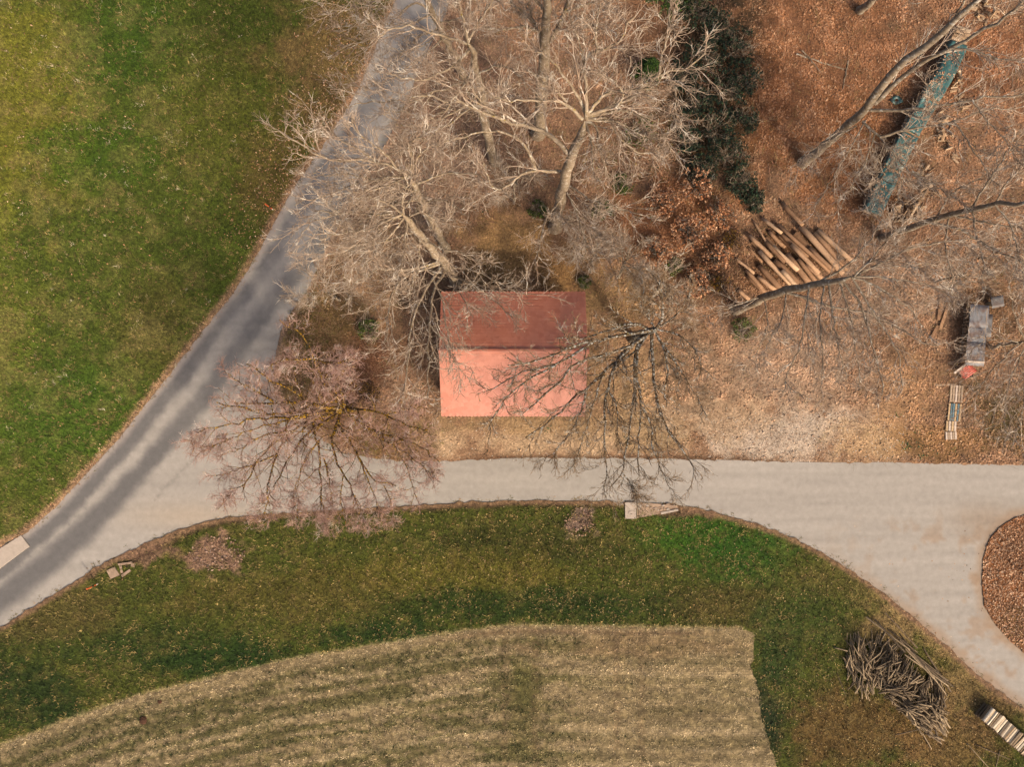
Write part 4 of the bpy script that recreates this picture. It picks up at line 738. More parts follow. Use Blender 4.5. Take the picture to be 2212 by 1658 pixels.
for b, t, lab in (((1276, 590), (1290, 505), 'slender lichened sapling behind the right half of the hut'), ((1338, 600), (1362, 530), 'thin sapling between the hut and the rust coloured shrubs'), ((1262, 560), (1262, 470), 'thin sapling at the foot of the tall pale beech'), ((1405, 650), (1440, 600), 'pale sapling north of the dark mottled tree'),
                  ((735, 650), (690, 625), 'small bare tree between the lane and the lichened tree'), ((830, 560), (795, 525), 'small bare tree beside the lane behind the spreading beech'), ((1110, 440), (1110, 370), 'bare sapling behind the bare earth patch'), ((1880, 400), (1930, 360), 'thin bare sapling beside the green tarp'), ((2120, 560), (2190, 530), 'young bare tree above the sheet metal roof'), ((2020, 610), (2085, 590), 'young bare tree left of the sheet metal roof')):
    zt = 7.5
    tree('sapling', lab, [(b[0], b[1], 0, .085), ((b[0] + t[0]) / 2, (b[1] + t[1]) / 2, zt * .5, .065), (t[0], t[1], zt, .03)], [], 'bark_grey', 'twig_grey', auto=((8, 2.5, 7.3, 2.4, .5),), n=(7, 5, 4), tw=.0056, rl=.035, lmax=(1.4, .8, .5))

# ------------------------------------------------------------------ undergrowth, shrubs
def dens_brush(x, y):
    d = .25 + .75 * sstep(.4, .6, fbm(x / 36, y / 36, 101, 4))
    d *= np.where(x < 1330, 1.0, .45)
    bare = (np.hypot((x - 1150) / 150, (y - 555) / 85) < 1) | ((y > 880) & (x > 920)) | ((x > 950) & (x < 1265) & (y > 640))
    return np.where(bare, .04, d)
px, py = sample(POLY_FLOOR, 17, dens_brush)
bc = pal(len(px), [(168, 126, 96), (150, 108, 78), (186, 152, 120), (124, 86, 60), (176, 128, 104), (150, 134, 84)])
blades('undergrowth', px, py, .05, .08, bc, 5, .75, .006, .6, 'tangled brown brushwood and bramble stems under the trees', 'undergrowth', .22, 'brush')
px, py = sample(POLY_FLOOR, 12, lambda x, y: np.maximum(np.maximum(np.exp(-((x - 650) / 60) ** 2 - ((y - 720) / 110) ** 2), .9 * np.exp(-((x - 850) / 90) ** 2 - ((y - 950) / 40) ** 2)), np.maximum(np.exp(-((x - 2160) / 60) ** 2 - ((y - 890) / 50) ** 2), .5 * np.exp(-((x - 1380) / 90) ** 2 - ((y - 330) / 120) ** 2))))
blades('woodland_grass', px, py, .05, .08, pal(len(px), [(104, 94, 36), (84, 84, 28), (124, 108, 54)]) * 1.3, 6, .24, .014, .7, 'olive grass growing under the trees', 'grass', .09)
px, py = sample(POLY_FLOOR, 5, lambda x, y: .75 * np.exp(-((x - 1990) / 30) ** 2 - ((y - 930) / 55) ** 2) + .35 * np.exp(-((x - 2050) / 70) ** 2 - ((y - 970) / 18) ** 2) + .10 * sstep(.6, .7, fbm(x / 30, y / 30, 7, 3)) * (x < 1450))
blades('ground_ivy', px, py, .05, .08, pal(len(px), [(44, 72, 38), (60, 84, 34), (36, 58, 34)]) * 1.2, 8, .16, .05, .4, 'patches of dark green ivy leaves on the forest floor', 'ivy', .16)

def shrub(name, label, cat, px_, py_, r, h, n_leaf, size, cs, stemmat, group=None, nst=9, hollow=.35):
    b = P(px_, py_); root = empty(name, (b.x, b.y, 0)); tag(root, label, cat, group)
    st = []
    for i in range(nst):
        a = i * 2.4 + random.uniform(-.4, .4); rr = r * random.uniform(.35, .8); q = np.array([[0, 0, -.08], [math.cos(a) * rr * .35, math.sin(a) * rr * .35, h * .4], [math.cos(a) * rr, math.sin(a) * rr, h * random.uniform(.65, .95)]]); st.append(resample(q, 7, .04))
    st = np.array(st); sr = np.tile(np.linspace(.03, .01, 7), (nst, 1))
    v, f = tubes(st, sr, 5); mesh_np('stems', v, f, M[stemmat], parent=root)
    b2, r2 = spawn(st, sr, 7, .25, 1, .9, .45, 5, .25, .1, .3, 1.2, .6, .008)
    b3, r3 = spawn(b2, r2, 4, .2, 1, .8, .5, 4, .25, .08, .2, .6, .7, .007)
    v, f = join([tubes(b2, r2, 3), tubes(b3, r3, 3)]); tag(mesh_np('twigs', v, f, M[stemmat], parent=root), kind='stuff')
    d = unit(RNG.normal(size=(n_leaf * 3, 3))); rad = RNG.uniform(hollow, 1.0, n_leaf * 3) ** .6
    p = d * rad[:, None]; p = p * np.array([r, r, h * .5]) + np.array([0, 0, h * .52])
    w = fbm(p[:, 0] * 2.4 + px_, p[:, 1] * 2.4 + p[:, 2] * 1.7 + py_, 13, 3); ok = (w > .47) & (p[:, 2] > .03); p = p[ok][:n_leaf]
    c = pal(len(p), cs) * RNG.uniform(.75, 1.3, (len(p), 1))
    v, f = quad_arrays(p, size, .55); tag(mesh_np('foliage', v, f, M['leaf'], np.repeat(c, 4, 0), parent=root), kind='stuff')
    return root
IVY = [(34, 48, 28), (24, 34, 22), (52, 70, 42), (40, 50, 26), (60, 48, 30), (30, 50, 34)]
ev = [(1500, 30, 1.5), (1548, 72, 1.3), (1588, 112, 1.4), (1515, 125, 1.4), (1470, 170, 1.1), (1605, 182, 1.2), (1556, 205, 1.5), (1498, 228, 1.2), (1600, 262, 1.1), (1532, 285, 1.4), (1482, 308, 1.0), (1566, 340, 1.4), (1512, 372, 1.1), (1592, 395, 1.2), (1624, 436, .9)]
ORD = ['first', 'second', 'third', 'fourth', 'fifth', 'sixth', 'seventh', 'eighth', 'ninth', 'tenth', 'eleventh', 'twelfth', 'thirteenth', 'fourteenth', 'fifteenth']
for i, (x, y, r) in enumerate(ev):
    shrub('evergreen_shrub', 'dark evergreen shrub in the strip beside the orange floor, %s from the top' % ORD[i], 'shrub', x, y, r * 1.05, r * 1.1, 700, .15, IVY, 'bark_grey', 'dark evergreen shrubs in a strip')
RUST = [(206, 150, 106), (186, 124, 80), (160, 100, 62), (222, 172, 132), (130, 80, 50)]
for i, (x, y, r, w) in enumerate([(1500, 405, 1.3, 'at the foot of the evergreen strip'), (1425, 440, 1.2, 'nearest the tall pale beech'), (1550, 468, 1.2, 'nearest the upper end of the log pile'), (1485, 505, 1.4, 'in the middle of the rust coloured group'), (1415, 545, 1.1, 'left of the small green bush'), (1545, 560, 1.1, 'left of the log pile'), (1500, 610, 1.2, 'below the small green bush, above the leaning grey trunk'), (1440, 640, .9, 'just above the dark mottled tree')]):
    shrub('beech_shrub', 'leafy rust brown shrub %s' % w, 'shrub', x, y, r, r * 1.2, 750, .14, RUST, 'bark_mottle', 'rust brown shrubs left of the log pile', hollow=.2)
DKB = [(84, 62, 46), (64, 46, 34), (104, 78, 58), (46, 34, 26)]
for x, y, r, w in [(1545, 615, 1.0, 'between the log pile and the leaning grey trunk'), (1575, 520, .9, 'at the left end of the log pile'), (800, 850, 1.0, 'right behind the lichened corner tree'), (745, 800, .8, 'north of the lichened corner tree')]:
    shrub('dark_shrub', 'dark brown bare shrub %s' % w, 'shrub', x, y, r, r, 500, .10, DKB, 'bark_lichen')
GRN = [(86, 96, 34), (66, 82, 26), (104, 112, 48), (52, 70, 26)]
for x, y, r, w in [(1452, 578, .7, 'among the rust coloured shrubs'), (1602, 712, .95, 'below the foot of the leaning grey trunk'), (800, 715, .85, 'in the brown thicket left of the hut'), (1300, 460, .8, 'right of the tall pale beech foot'), (1380, 290, 1.2, 'under the crown of the tall pale beech'), (1345, 400, .8, 'between the tall pale beech and the rust coloured shrubs'), (1262, 610, .5, 'behind the right rear corner of the hut'), (1160, 455, .7, 'left of the tall pale beech foot')]:
    shrub('green_bush', 'small moss green bush %s' % w, 'bush', x, y, r, r * .9, 520, .11, GRN, 'bark_grey')
# young spruces at the top edge
def spruce(label, px_, py_, h, r):
    b = P(px_, py_); root = empty('spruce_tree', (b.x, b.y, 0)); tag(root, label, 'tree')
    tp = np.array([[0, 0, -.1], [0, 0, h * .5], [.03, .02, h]]); tp = resample(tp, 8, .01); v, f = tubes(tp[None], np.linspace(.1, .015, 8)[None], 7); mesh_np('trunk', v, f, M['bark_grey'], smooth=True, parent=root)
    B = []
    for k in range(46):
        z = h * (.08 + .9 * (k / 46) ** .9); a = k * 2.4; L = r * (1 - z / h) + .12
        B.append(resample(np.array([[0, 0, z], [math.cos(a) * L * .5, math.sin(a) * L * .5, z - .02 * L], [math.cos(a) * L, math.sin(a) * L, z - .12 * L]]), 7, .01))
    B = np.array(B); rr = np.tile(np.linspace(.018, .006, 7), (len(B), 1)); v, f = tubes(B, rr, 4); tag(mesh_np('branches', v, f, M['bark_grey'], parent=root), kind='stuff')
    b2, r2 = spawn(B, rr, 9, .1, 1, .8, .32, 3, .1, -.02, .12, .5, .6, .008)
    pts = np.concatenate([b2.reshape(-1, 3), B.reshape(-1, 3)]); pts = np.repeat(pts, 5, 0) + RNG.normal(0, .05, (len(pts) * 5, 3))
    c = pal(len(pts), [(62, 88, 24), (48, 72, 20), (80, 104, 34), (36, 56, 22)]); v, f = quad_arrays(pts, .11, .5); tag(mesh_np('foliage', v, f, M['leaf'], np.repeat(c, 4, 0), parent=root), kind='stuff')
spruce('bright green young spruce cut off by the top edge', 1440, 5, 5.0, 1.7)
spruce('smaller green young spruce right of the other at the top edge', 1490, -12, 4.0, 1.4)
spruce('green young spruce under the right limbs of the tall pale beech', 1395, 165, 2.6, 1.1)

# ------------------------------------------------------------------ logs, sticks, firewood
M['log'] = m_wood('peeled_log', [(0, S(138, 102, 72)), (.5, S(186, 142, 104)), (1, S(222, 182, 142))])
M['stick'] = m_wood('weathered_stick', [(0, S(92, 76, 56)), (.5, S(134, 112, 84)), (1, S(178, 152, 116))])
M['cut'] = m_plain('cut_end', S(220, 178, 128), .2, 20, .85)
M['split'] = m_wood('split_wood', [(0, S(150, 116, 82)), (.5, S(186, 152, 116)), (1, S(214, 184, 148))])
M['birch'] = m_wood('birch_split', [(0, S(120, 94, 66)), (.45, S(200, 172, 134)), (1, S(246, 224, 190))])
def log_me(name, L, r0, r1, mat, S_=9, wob=.0):
    bm = bmesh.new(); K = 4; rings = []
    for k in range(K):
        t = k / (K - 1); r = r0 + (r1 - r0) * t; ox, oy = (random.uniform(-wob, wob), random.uniform(-wob, wob)) if 0 < k < K - 1 else (0, 0)
        rings.append([bm.verts.new((ox + math.cos(2 * math.pi * i / S_) * r * random.uniform(.93, 1.07), oy + math.sin(2 * math.pi * i / S_) * r * random.uniform(.93, 1.07), L * (t - .5))) for i in range(S_)])
    for a, b in zip(rings[:-1], rings[1:]):
        for i in range(S_): f = bm.faces.new((a[i], a[(i + 1) % S_], b[(i + 1) % S_], b[i])); f.smooth = True
    for f in (bm.faces.new(rings[0][::-1]), bm.faces.new(rings[-1])): f.material_index = 1
    me = bpy.data.meshes.new(name); bm.to_mesh(me); bm.free(); me.materials.append(mat); me.materials.append(M['cut']); return me
def split_me(name, L, r, mat):
    """a quarter or half of a round, split lengthwise"""
    bm = bmesh.new(); a0 = random.uniform(1.5, 2.4); pr = [(0, 0)] + [(math.cos(t) * r, math.sin(t) * r) for t in np.linspace(0, a0, 5)]
    cx = sum(p[0] for p in pr) / len(pr); cy = sum(p[1] for p in pr) / len(pr); pr = [(x - cx, y - cy) for x, y in pr]; n = len(pr)
    A = [bm.verts.new((x, y, -L / 2)) for x, y in pr]; B = [bm.verts.new((x * random.uniform(.9, 1.05), y * random.uniform(.9, 1.05), L / 2)) for x, y in pr]
    for i in range(n): bm.faces.new((A[i], A[(i + 1) % n], B[(i + 1) % n], B[i]))
    for f in (bm.faces.new(A[::-1]), bm.faces.new(B)): f.material_index = 1
    bmesh.ops.recalc_face_normals(bm, faces=bm.faces[:]); me = bpy.data.meshes.new(name); bm.to_mesh(me); bm.free(); me.materials.append(mat); me.materials.append(M['cut']); return me
def lay(o, a, b, roll=0.0):
    """lie a piece along a -> b (its z axis)"""
    d = b - a; o.matrix_world = Matrix.Translation((a + b) / 2) @ d.to_track_quat('Z', 'Y').to_matrix().to_4x4() @ Matrix.Rotation(roll, 4, 'Z')
class Heap:
    """height map on which loose pieces are laid one after another"""
    def __init__(s, x0, y0, x1, y1, c=.05): s.x0, s.y0, s.c = x0, y0, c; s.h = np.zeros((int((x1 - x0) / c) + 2, int((y1 - y0) / c) + 2)) + .03
    def put(s, ax, ay, bx, by, r, sink=.25):
        n = max(4, int(math.hypot(bx - ax, by - ay) / s.c)); t = np.linspace(0, 1, n)
        i = np.clip(((ax + (bx - ax) * t - s.x0) / s.c).astype(int), 0, s.h.shape[0] - 1); j = np.clip(((ay + (by - ay) * t - s.y0) / s.c).astype(int), 0, s.h.shape[1] - 1)
        hh = s.h[i, j]; za = hh[:n // 2].max(); zb = hh[n // 2:].max(); line = za + (zb - za) * t; ex = max(0, (hh - line).max() * .6)
        za = za + ex + r * (1 - sink); zb = zb + ex + r * (1 - sink); top = za + (zb - za) * t + r * .8
        w = max(1, int(r / s.c))
        for di in range(-w, w + 1):
            for dj in range(-w, w + 1):
                a = np.clip(i + di, 0, s.h.shape[0] - 1); b = np.clip(j + dj, 0, s.h.shape[1] - 1); s.h[a, b] = np.maximum(s.h[a, b], top * (1 if di == dj == 0 else .96))
        return za, zb
def mass(name, items, label, cat):
    V = []; F = []; n = 0
    for me, mw in items:
        mw = np.array(mw); v = np.array([q.co[:] for q in me.vertices]) @ mw[:3, :3].T + mw[:3, 3]; V += v.tolist(); F += [[i + n for i in p.vertices] for p in me.polygons]; n += len(v)
    me = bpy.data.meshes.new(name); me.from_pydata(V, [], F); me.materials.append(items[0][0].materials[0]); return tag(obj(name, me), label, cat, kind='stuff')
def lay_m(a, b, roll): return Matrix.Translation((a + b) / 2) @ (b - a).to_track_quat('Z', 'Y').to_matrix().to_4x4() @ Matrix.Rotation(roll, 4, 'Z')
# the log pile (long trunks, all lying the same way)
zl = lambda q: (1443.6 + q[0] * .35, 416.4 + q[1] * .35)
LOGS = [((815, 205), (1080, 500), .17), ((920, 230), (1130, 420), .15), ((680, 200), (1000, 490), .12), ((690, 250), (860, 400), .13), ((900, 250), (1110, 480), .14), ((500, 265), (640, 400), .12), ((415, 405), (530, 500), .09), ((490, 510), (600, 620), .15),
        ((490, 335), (580, 430), .08), ((560, 360), (760, 570), .13), ((560, 450), (690, 590), .17), ((660, 420), (800, 560), .19), ((730, 380), (880, 570), .16), ((550, 520), (660, 600), .12), ((620, 240), (720, 340), .11), ((800, 410), (920, 560), .13), ((850, 440), (960, 540), .12), ((580, 160), (700, 250), .10),
        ((700, 60), (830, 200), .11), ((520, 170), (600, 300), .06), ((870, 340), (1020, 480), .11), ((1050, 400), (1130, 470), .08), ((430, 600), (500, 660), .12), ((640, 330), (800, 480), .14), ((760, 320), (930, 500), .13), ((600, 300), (720, 430), .12), ((700, 480), (800, 590), .13), ((480, 480), (580, 590), .12)]
hp = Heap(8, 3, 26, 16, .06)
base = [((520, 300), (700, 500)), ((600, 280), (800, 490)), ((690, 260), (900, 480)), ((780, 250), (1000, 480)), ((860, 240), (1080, 470))]
def nth(i): return ORD[i] if i < 15 else ('%dst' if (i + 1) % 10 == 1 else '%dnd' if (i + 1) % 10 == 2 else '%drd' if (i + 1) % 10 == 3 else '%dth') % (i + 1)
hidL = []; rank = {k: i for i, k in enumerate(sorted(range(len(LOGS)), key=lambda k: (LOGS[k][0][0] + LOGS[k][1][0]) - (LOGS[k][0][1] + LOGS[k][1][1])))}
for q_, (a, b, r) in enumerate([(a, b, .16) for a, b in base] + LOGS):
    a = P(*zl(a)); b = P(*zl(b)); za, zb = hp.put(a.x, a.y, b.x, b.y, r * 1.15, .1); r *= 1.2
    k = lambda p, z: Vector((p.x * (CAM_H - z) / CAM_H, p.y * (CAM_H - z) / CAM_H, z)); A = k(a, za); B = k(b, zb)
    lm = log_me('log', (B - A).length, r * random.uniform(.95, 1.1), r * random.uniform(.8, .95), M['log'], 9, .03)
    if q_ < len(base): hidL.append((lm, lay_m(A, B, random.random() * 6))); continue
    o = obj('log', lm); lay(o, A, B, random.random() * 6); tag(o, 'peeled brown trunk in the log pile, %s counted from its lower left side' % nth(rank[q_ - len(base)]), 'log', 'logs of the log pile')
mass('log_pile_base', hidL, 'bottom trunks of the log pile behind the leaning grey trunk', 'logs')
# the heap of sticks at the lower right
zs = lambda x, y: (1777 + x * .371, 1305 + y * .371)
M['stick'] = M['stick']; st_me = [log_me('stick', 1.0, r, r * random.uniform(.75, .95), M['stick'], 6, .012) for r in (.036, .042, .05, .058, .038, .046)]
st_r = [.036, .042, .05, .058, .038, .046]
hp = Heap(18, -30, 36, -12, .05)
def inell(cx, cy, rx, ry, rot):
    t = random.uniform(0, 2 * math.pi); q = math.sqrt(random.random()); x, y = rx * q * math.cos(t), ry * q * math.sin(t); c, s_ = math.cos(rot), math.sin(rot)
    return cx + x * c - y * s_, cy + x * s_ + y * c
def stick(cx, cy, ang, L, label, group, k=None):
    k = random.randrange(6) if k is None else k; r = st_r[k]; p = P(*zs(cx, cy)); dx, dy = math.cos(ang) * L / 2, math.sin(ang) * L / 2
    za, zb = hp.put(p.x - dx, p.y - dy, p.x + dx, p.y + dy, r, .55); o = obj('stick', st_me[k]); lay(o, Vector((p.x - dx, p.y - dy, za)), Vector((p.x + dx, p.y + dy, zb)), random.random() * 6); o.scale = (1, 1, L)
    tag(o, label, 'stick', group)
hidS = []
CLUST = [(320, 420, 60, 50, 0, 16, .9, .8), (200, 350, 75, 170, -.15, 50, 1.75, .35), (300, 270, 90, 90, 0, 24, 1.35, .6), (400, 350, 120, 85, .5, 38, 1.0, .35), (480, 440, 110, 60, .4, 30, .7, .6), (380, 480, 90, 30, .1, 16, .05, .2), (620, 520, 80, 110, -.1, 38, 1.5, .3), (560, 610, 170, 70, .45, 40, -.65, .3), (600, 700, 130, 50, .5, 22, -.75, .25), (480, 560, 130, 50, .45, 24, -.5, .4)]
for cx, cy, rx, ry, rot, n, am, sd in CLUST:
    for i in range(int(n * 1.3)):
        x, y = inell(cx, cy, rx, ry, rot); p = P(*zs(x, y)); a = random.gauss(am, sd); L = random.uniform(.85, 1.1); k = random.randrange(6); dx, dy = math.cos(a) * L / 2, math.sin(a) * L / 2
        za, zb = hp.put(p.x - dx, p.y - dy, p.x + dx, p.y + dy, st_r[k], .7); A = Vector((p.x - dx, p.y - dy, za)); B = Vector((p.x + dx, p.y + dy, zb)); hidS.append((st_me[k], lay_m(A, B, random.random() * 6)))
mass('stick_heap_base', hidS, 'packed sticks at the bottom of the stick heap at lower right', 'sticks')
SL = 'grey brown cut stick lying loose in the stick heap at lower right'
for cx, cy, rx, ry, rot, n, am, sd in CLUST:
    for i in range(n):
        x, y = inell(cx, cy, rx, ry, rot); stick(x, y, random.gauss(am, sd), random.uniform(.85, 1.15), SL, 'sticks of the stick heap')
for x, y, a, L, w in [(95, 258, -.15, .9, 'lying apart at the upper left of the heap'), (52, 314, -.5, .5, 'shortest pale piece left of the heap'), (108, 470, -1.2, 1.7, 'lying apart at the left foot of the heap'), (475, 725, .55, 1.8, 'lying apart below the heap'), (595, 790, -1.0, 1.6, 'pointing down away from the bottom of the heap')]:
    stick(x, y, a, L, 'loose stick %s' % w, None)
PO = []
for i in range(15):
    t = random.random(); x = 370 + 310 * t + random.gauss(0, 26); y = 150 + 290 * t + random.gauss(0, 22); PO.append((x - y, x, y, -.76 + random.gauss(0, .13), random.uniform(2.0, 4.2)))
for i, (_, x, y, a, L) in enumerate(sorted(PO, reverse=True)): stick(x, y, a, L, 'long thin pole right of the stick heap, %s counted from the road' % ORD[i], 'long poles beside the stick heap', random.choice((2, 3, 3)))
for (a, b, w) in [((835, 810), (960, 950), 'lying beside the split birch stack'), ((1028, 850), (1005, 950), 'standing out at the lower right corner'), ((880, 815), (1085, 905), 'crossing the grass below the split birch stack')]:
    a = P(*zs(*a)); b = P(*zs(*b)); o = obj('pole', log_me('pole', (b - a).length, .04, .028, M['stick'], 6, .01)); lay(o, a + Vector((0, 0, .08)), b + Vector((0, 0, .08))); tag(o, 'thin weathered pole %s' % w, 'pole')
# the stack of pale split wood at the right edge
sp_me = [split_me('split_log', 1.05, r, M['birch']) for r in (.10, .12, .13, .11, .14)]
a0 = P(*zs(908, 605)); a1 = P(*zs(1210, 866)); dv = (a1 - a0).normalized(); cr = Vector((dv.y, -dv.x, 0)); cr = Vector((-dv.y, dv.x, 0)); Ltot = (a1 - a0).length
ncol = int(Ltot / .17)
# the long woodpile under the green tarps
def m_tarp():
    m, nt, b = new_mat('green_tarp'); spec(b, .45, .5); p = pos(nt); n1 = noise(nt, p, 2.2, 5, .6)
    c = ramp(nt, n1, [(.3, S(30, 70, 64)), (.55, S(54, 102, 94)), (.75, S(104, 136, 122))])
    c = mixc(nt, ramp(nt, noise(nt, p, 5, 5, .7), [(.56, gray(0)), (.62, gray(.85))]), c, S(130, 96, 70))
    nt.links.new(c, b.inputs['Base Color']); bump(nt, b, noise(nt, p, 7, 3, .5, .8), .6, .05); return m
M['tarp'] = m_tarp()
CL = resample(np.array([(2086, 55), (2066, 110), (2040, 165), (2007, 218), (1975, 272), (1950, 322), (1925, 372), (1903, 420), (1884, 460)], float), 60)
fw = [split_me('split_log', L, r, M['split']) for L, r in ((1.0, .16), (1.05, .18), (.95, .17), (1.0, .19), (1.1, .15))]
k12 = (CAM_H - 1.0) / CAM_H
CW = np.array([[(x - W2) / 32 * k12, (H2 - y) / 32 * k12] for x, y in CL]); cd = np.r_[0, np.cumsum(np.linalg.norm(np.diff(CW, axis=0), axis=1))]
def along(t): return Vector((np.interp(t, cd, CW[:, 0]), np.interp(t, cd, CW[:, 1]), 0))
def side(t): d = along(min(t + .2, cd[-1])) - along(max(t - .2, 0)); d.normalize(); return Vector((-d.y, d.x, 0))
nf = int(cd[-1] / .255); hid = []
for lyr in range(4):
    for i in range(nf):
        t = (i + .5 + .3 * (lyr % 2)) * .255; c = along(t) + Vector((0, 0, .14 + lyr * .235 + random.uniform(-.02, .02))); s_ = side(t); s_.rotate(Matrix.Rotation(random.gauss(0, .06), 3, 'Z')); c += s_ * random.uniform(-.06, .06)
        if lyr < 3 or t > 1.5: hid.append((random.choice(fw), lay_m(c - s_ * .5, c + s_ * .5, random.random() * 6.28))); continue
        o = obj('split_log', random.choice(fw)); lay(o, c - s_ * .5, c + s_ * .5, random.random() * 6.28); tag(o, 'split log on the uncovered upper end of the tarped woodpile, %s from the top' % nth(i), 'firewood', 'split logs under the green tarps')
mass('woodpile_courses', hid, 'lower courses of split logs under the green tarps', 'firewood')
hid3 = []
for lyr in range(6):
    for i in range(ncol - (lyr % 2)):
        c = a0 + dv * ((i + .5 + .5 * (lyr % 2)) * .17) + Vector((0, 0, .12 + lyr * .155 + random.uniform(-.01, .015))) + cr * random.uniform(-.05, .05); h = cr.copy(); h.rotate(Matrix.Rotation(random.gauss(0, .05), 3, 'Z'))
        if lyr < 5: hid3.append((random.choice(sp_me), lay_m(c - h * .5, c + h * .5, random.random() * 6.28))); continue
        o = obj('split_log', random.choice(sp_me)); lay(o, c - h * .5, c + h * .5, random.random() * 6.28); tag(o, 'pale split log on top of the lower right stack, %s from its upper left end' % nth(i), 'firewood', 'split logs of the pale stack')
mass('stack_courses', hid3, 'lower courses of the pale split wood stack at the right edge', 'firewood')
def tarp(t0, t1, wl, wr, label):
    nu, nv = 34, 18; V = []
    for i in range(nu):
        t = t0 + (t1 - t0) * i / (nu - 1); c = along(t); s_ = side(t)
        for j in range(nv):
            u = -wl + (wl + wr) * j / (nv - 1); au = abs(u); w = .57
            lat = math.copysign(min(au, w) + max(0, au - w) * .18, u); z = 1.12 - max(0, au - w) * .95
            nz = float(fbm(np.array([t * 1.7 + 9]), np.array([u * 2.5 + t0]), 5, 4)[0] - .5); z += nz * .22 if au < w else nz * .05; lat += nz * .12
            en = min(i, nu - 1 - i); z -= .12 if en == 0 else 0
            V.append((*(c + s_ * lat)[:2], z))
    F = [(i * nv + j, (i + 1) * nv + j, (i + 1) * nv + j + 1, i * nv + j + 1) for i in range(nu - 1) for j in range(nv - 1)]
    o = mesh_np('tarp', V, F, M['tarp'], smooth=True); sm = o.modifiers.new('thick', 'SOLIDIFY'); sm.thickness = .012; tag(o, label, 'tarp', 'green tarps over the woodpile')
tarp(1.2, 5.3, .95, .8, 'crumpled bright green tarp at the upper part of the woodpile')
tarp(5.5, 8.0, .7, .85, 'short faded green tarp in the middle of the woodpile')
tarp(8.1, 10.7, .9, .85, 'smooth grey green tarp below the middle of the woodpile')
tarp(10.8, cd[-1] + .05, .95, .8, 'teal tarp over the lower end of the woodpile')
tt = RNG.uniform(1.2, cd[-1], 900); uu = RNG.normal(0, .35, 900); ok = fbm(tt * 1.3, uu * 2 + 3, 55, 3) > .5; tt, uu = tt[ok], np.clip(uu[ok], -.6, .6)
lp = np.array([[*(along(t) + side(t) * u)[:2], 1.17 + float(.22 * (fbm(np.array([t * 1.7 + 9]), np.array([u * 2.5 + 1.2]), 5, 4)[0] - .5))] for t, u in zip(tt, uu)]); leaf_quads('leaves_on_tarp', lp, pal(len(lp), LEAFC, LEAFW), .13, 'brown leaves lying on the green tarps', 'leaves')
hp = Heap(20, 8, 36, 26, .05)
sf = [split_me('split_log', L, r, M['split']) for L, r in ((.42, .10), (.5, .12), (.36, .09), (.46, .13), (.55, .11))]
for cx, cy, rx, ry, n in ((1960, 452, 38, 30, 62), (2000, 395, 22, 40, 26), (2045, 300, 16, 60, 30), (2070, 195, 14, 50, 24), (2120, 30, 26, 24, 26)):
    for i in range(n):
        x, y = inell(cx, cy, rx, ry, -.3); p = P(x, y); a = random.gauss(.4, .9); L = .45; dx, dy = math.cos(a) * L / 2, math.sin(a) * L / 2; za, zb = hp.put(p.x - dx, p.y - dy, p.x + dx, p.y + dy, .08, .2)
        o = obj('split_log', random.choice(sf)); lay(o, Vector((p.x - dx, p.y - dy, za)), Vector((p.x + dx, p.y + dy, zb)), random.random() * 6.28); tag(o, 'short split log thrown loosely beside the tarp covered woodpile', 'firewood', 'loose firewood beside the tarps')

# a green sheet scrap left of the pile
g = mesh_np('tarp', [(*P(1934 + 14 * math.cos(a) * r, 218 + 9 * math.sin(a) * r)[:2], .18 + .10 * math.sin(a * 3) * r) for r in (.3, 1.0) for a in np.linspace(0, 2 * math.pi, 13)[:12]], [(i, (i + 1) % 12, 12 + (i + 1) % 12, 12 + i) for i in range(12)], M['tarp'], smooth=True)
sm = g.modifiers.new('thick', 'SOLIDIFY'); sm.thickness = .01; tag(g, 'small dark green tarp scrap on the leaves left of the woodpile', 'tarp')

# ------------------------------------------------------------------ sheet metal roofed wood stack and pallets at the right
def m_metal(name, c, rust, ra):
    m, nt, b = new_mat(name); spec(b, .55, .5); p = pos(nt)
    k = mixc(nt, 1.0, c, ramp(nt, noise(nt, p, 3, 5, .7), [(.3, gray(.7)), (.7, gray(1.25))]), 'MULTIPLY')
    k = mixc(nt, ramp(nt, noise(nt, p, 1.6, 6, .7), [(1 - ra - .12, gray(0)), (1 - ra, gray(.8))]), k, rust); nt.links.new(k, b.inputs['Base Color']); b.inputs['Metallic'].default_value = .15; return m
M['sheet'] = m_metal('grey_sheet', S(146, 142, 138), S(128, 96, 76), .42); M['sheet_dark'] = m_metal('dark_sheet', S(112, 106, 100), S(96, 74, 58), .4); M['sheet_red'] = m_metal('red_sheet', S(206, 92, 64), S(222, 186, 150), .36)
def corr(name, L, Wd, mat, pitch=.09, amp=.014, parent=None):
    nx = int(Wd / pitch * 6); V = []; F = []
    for i in range(nx + 1):
        x = -Wd / 2 + Wd * i / nx
        for j in range(5): V.append((x, -L / 2 + L * j / 4, amp * math.sin(2 * math.pi * x / pitch) + random.uniform(-.004, .004)))
    for i in range(nx):
        for j in range(4): F.append((i * 5 + j, (i + 1) * 5 + j, (i + 1) * 5 + j + 1, i * 5 + j + 1))
    o = mesh_np(name, V, F, mat, smooth=True, parent=parent); sm = o.modifiers.new('thick', 'SOLIDIFY'); sm.thickness = .006; return o
M['board'] = m_plain('weathered_board', S(176, 150, 122), .3, 7, .85, .2, .2); M['board_white'] = m_plain('whitewashed_board', S(214, 190, 166), .25, 6, .85); M['board_blue'] = m_plain('blue_board', S(96, 124, 130), .3, 6, .8, .3, .15); M['board_tan'] = m_plain('tan_board', S(196, 162, 118), .3, 6, .8, .3, .2)
zr = 1.0; pa = P(2116, 664, zr); pb = P(2104, 786, zr); ax = (pb - pa); ang = math.atan2(ax.y, ax.x) + math.pi / 2
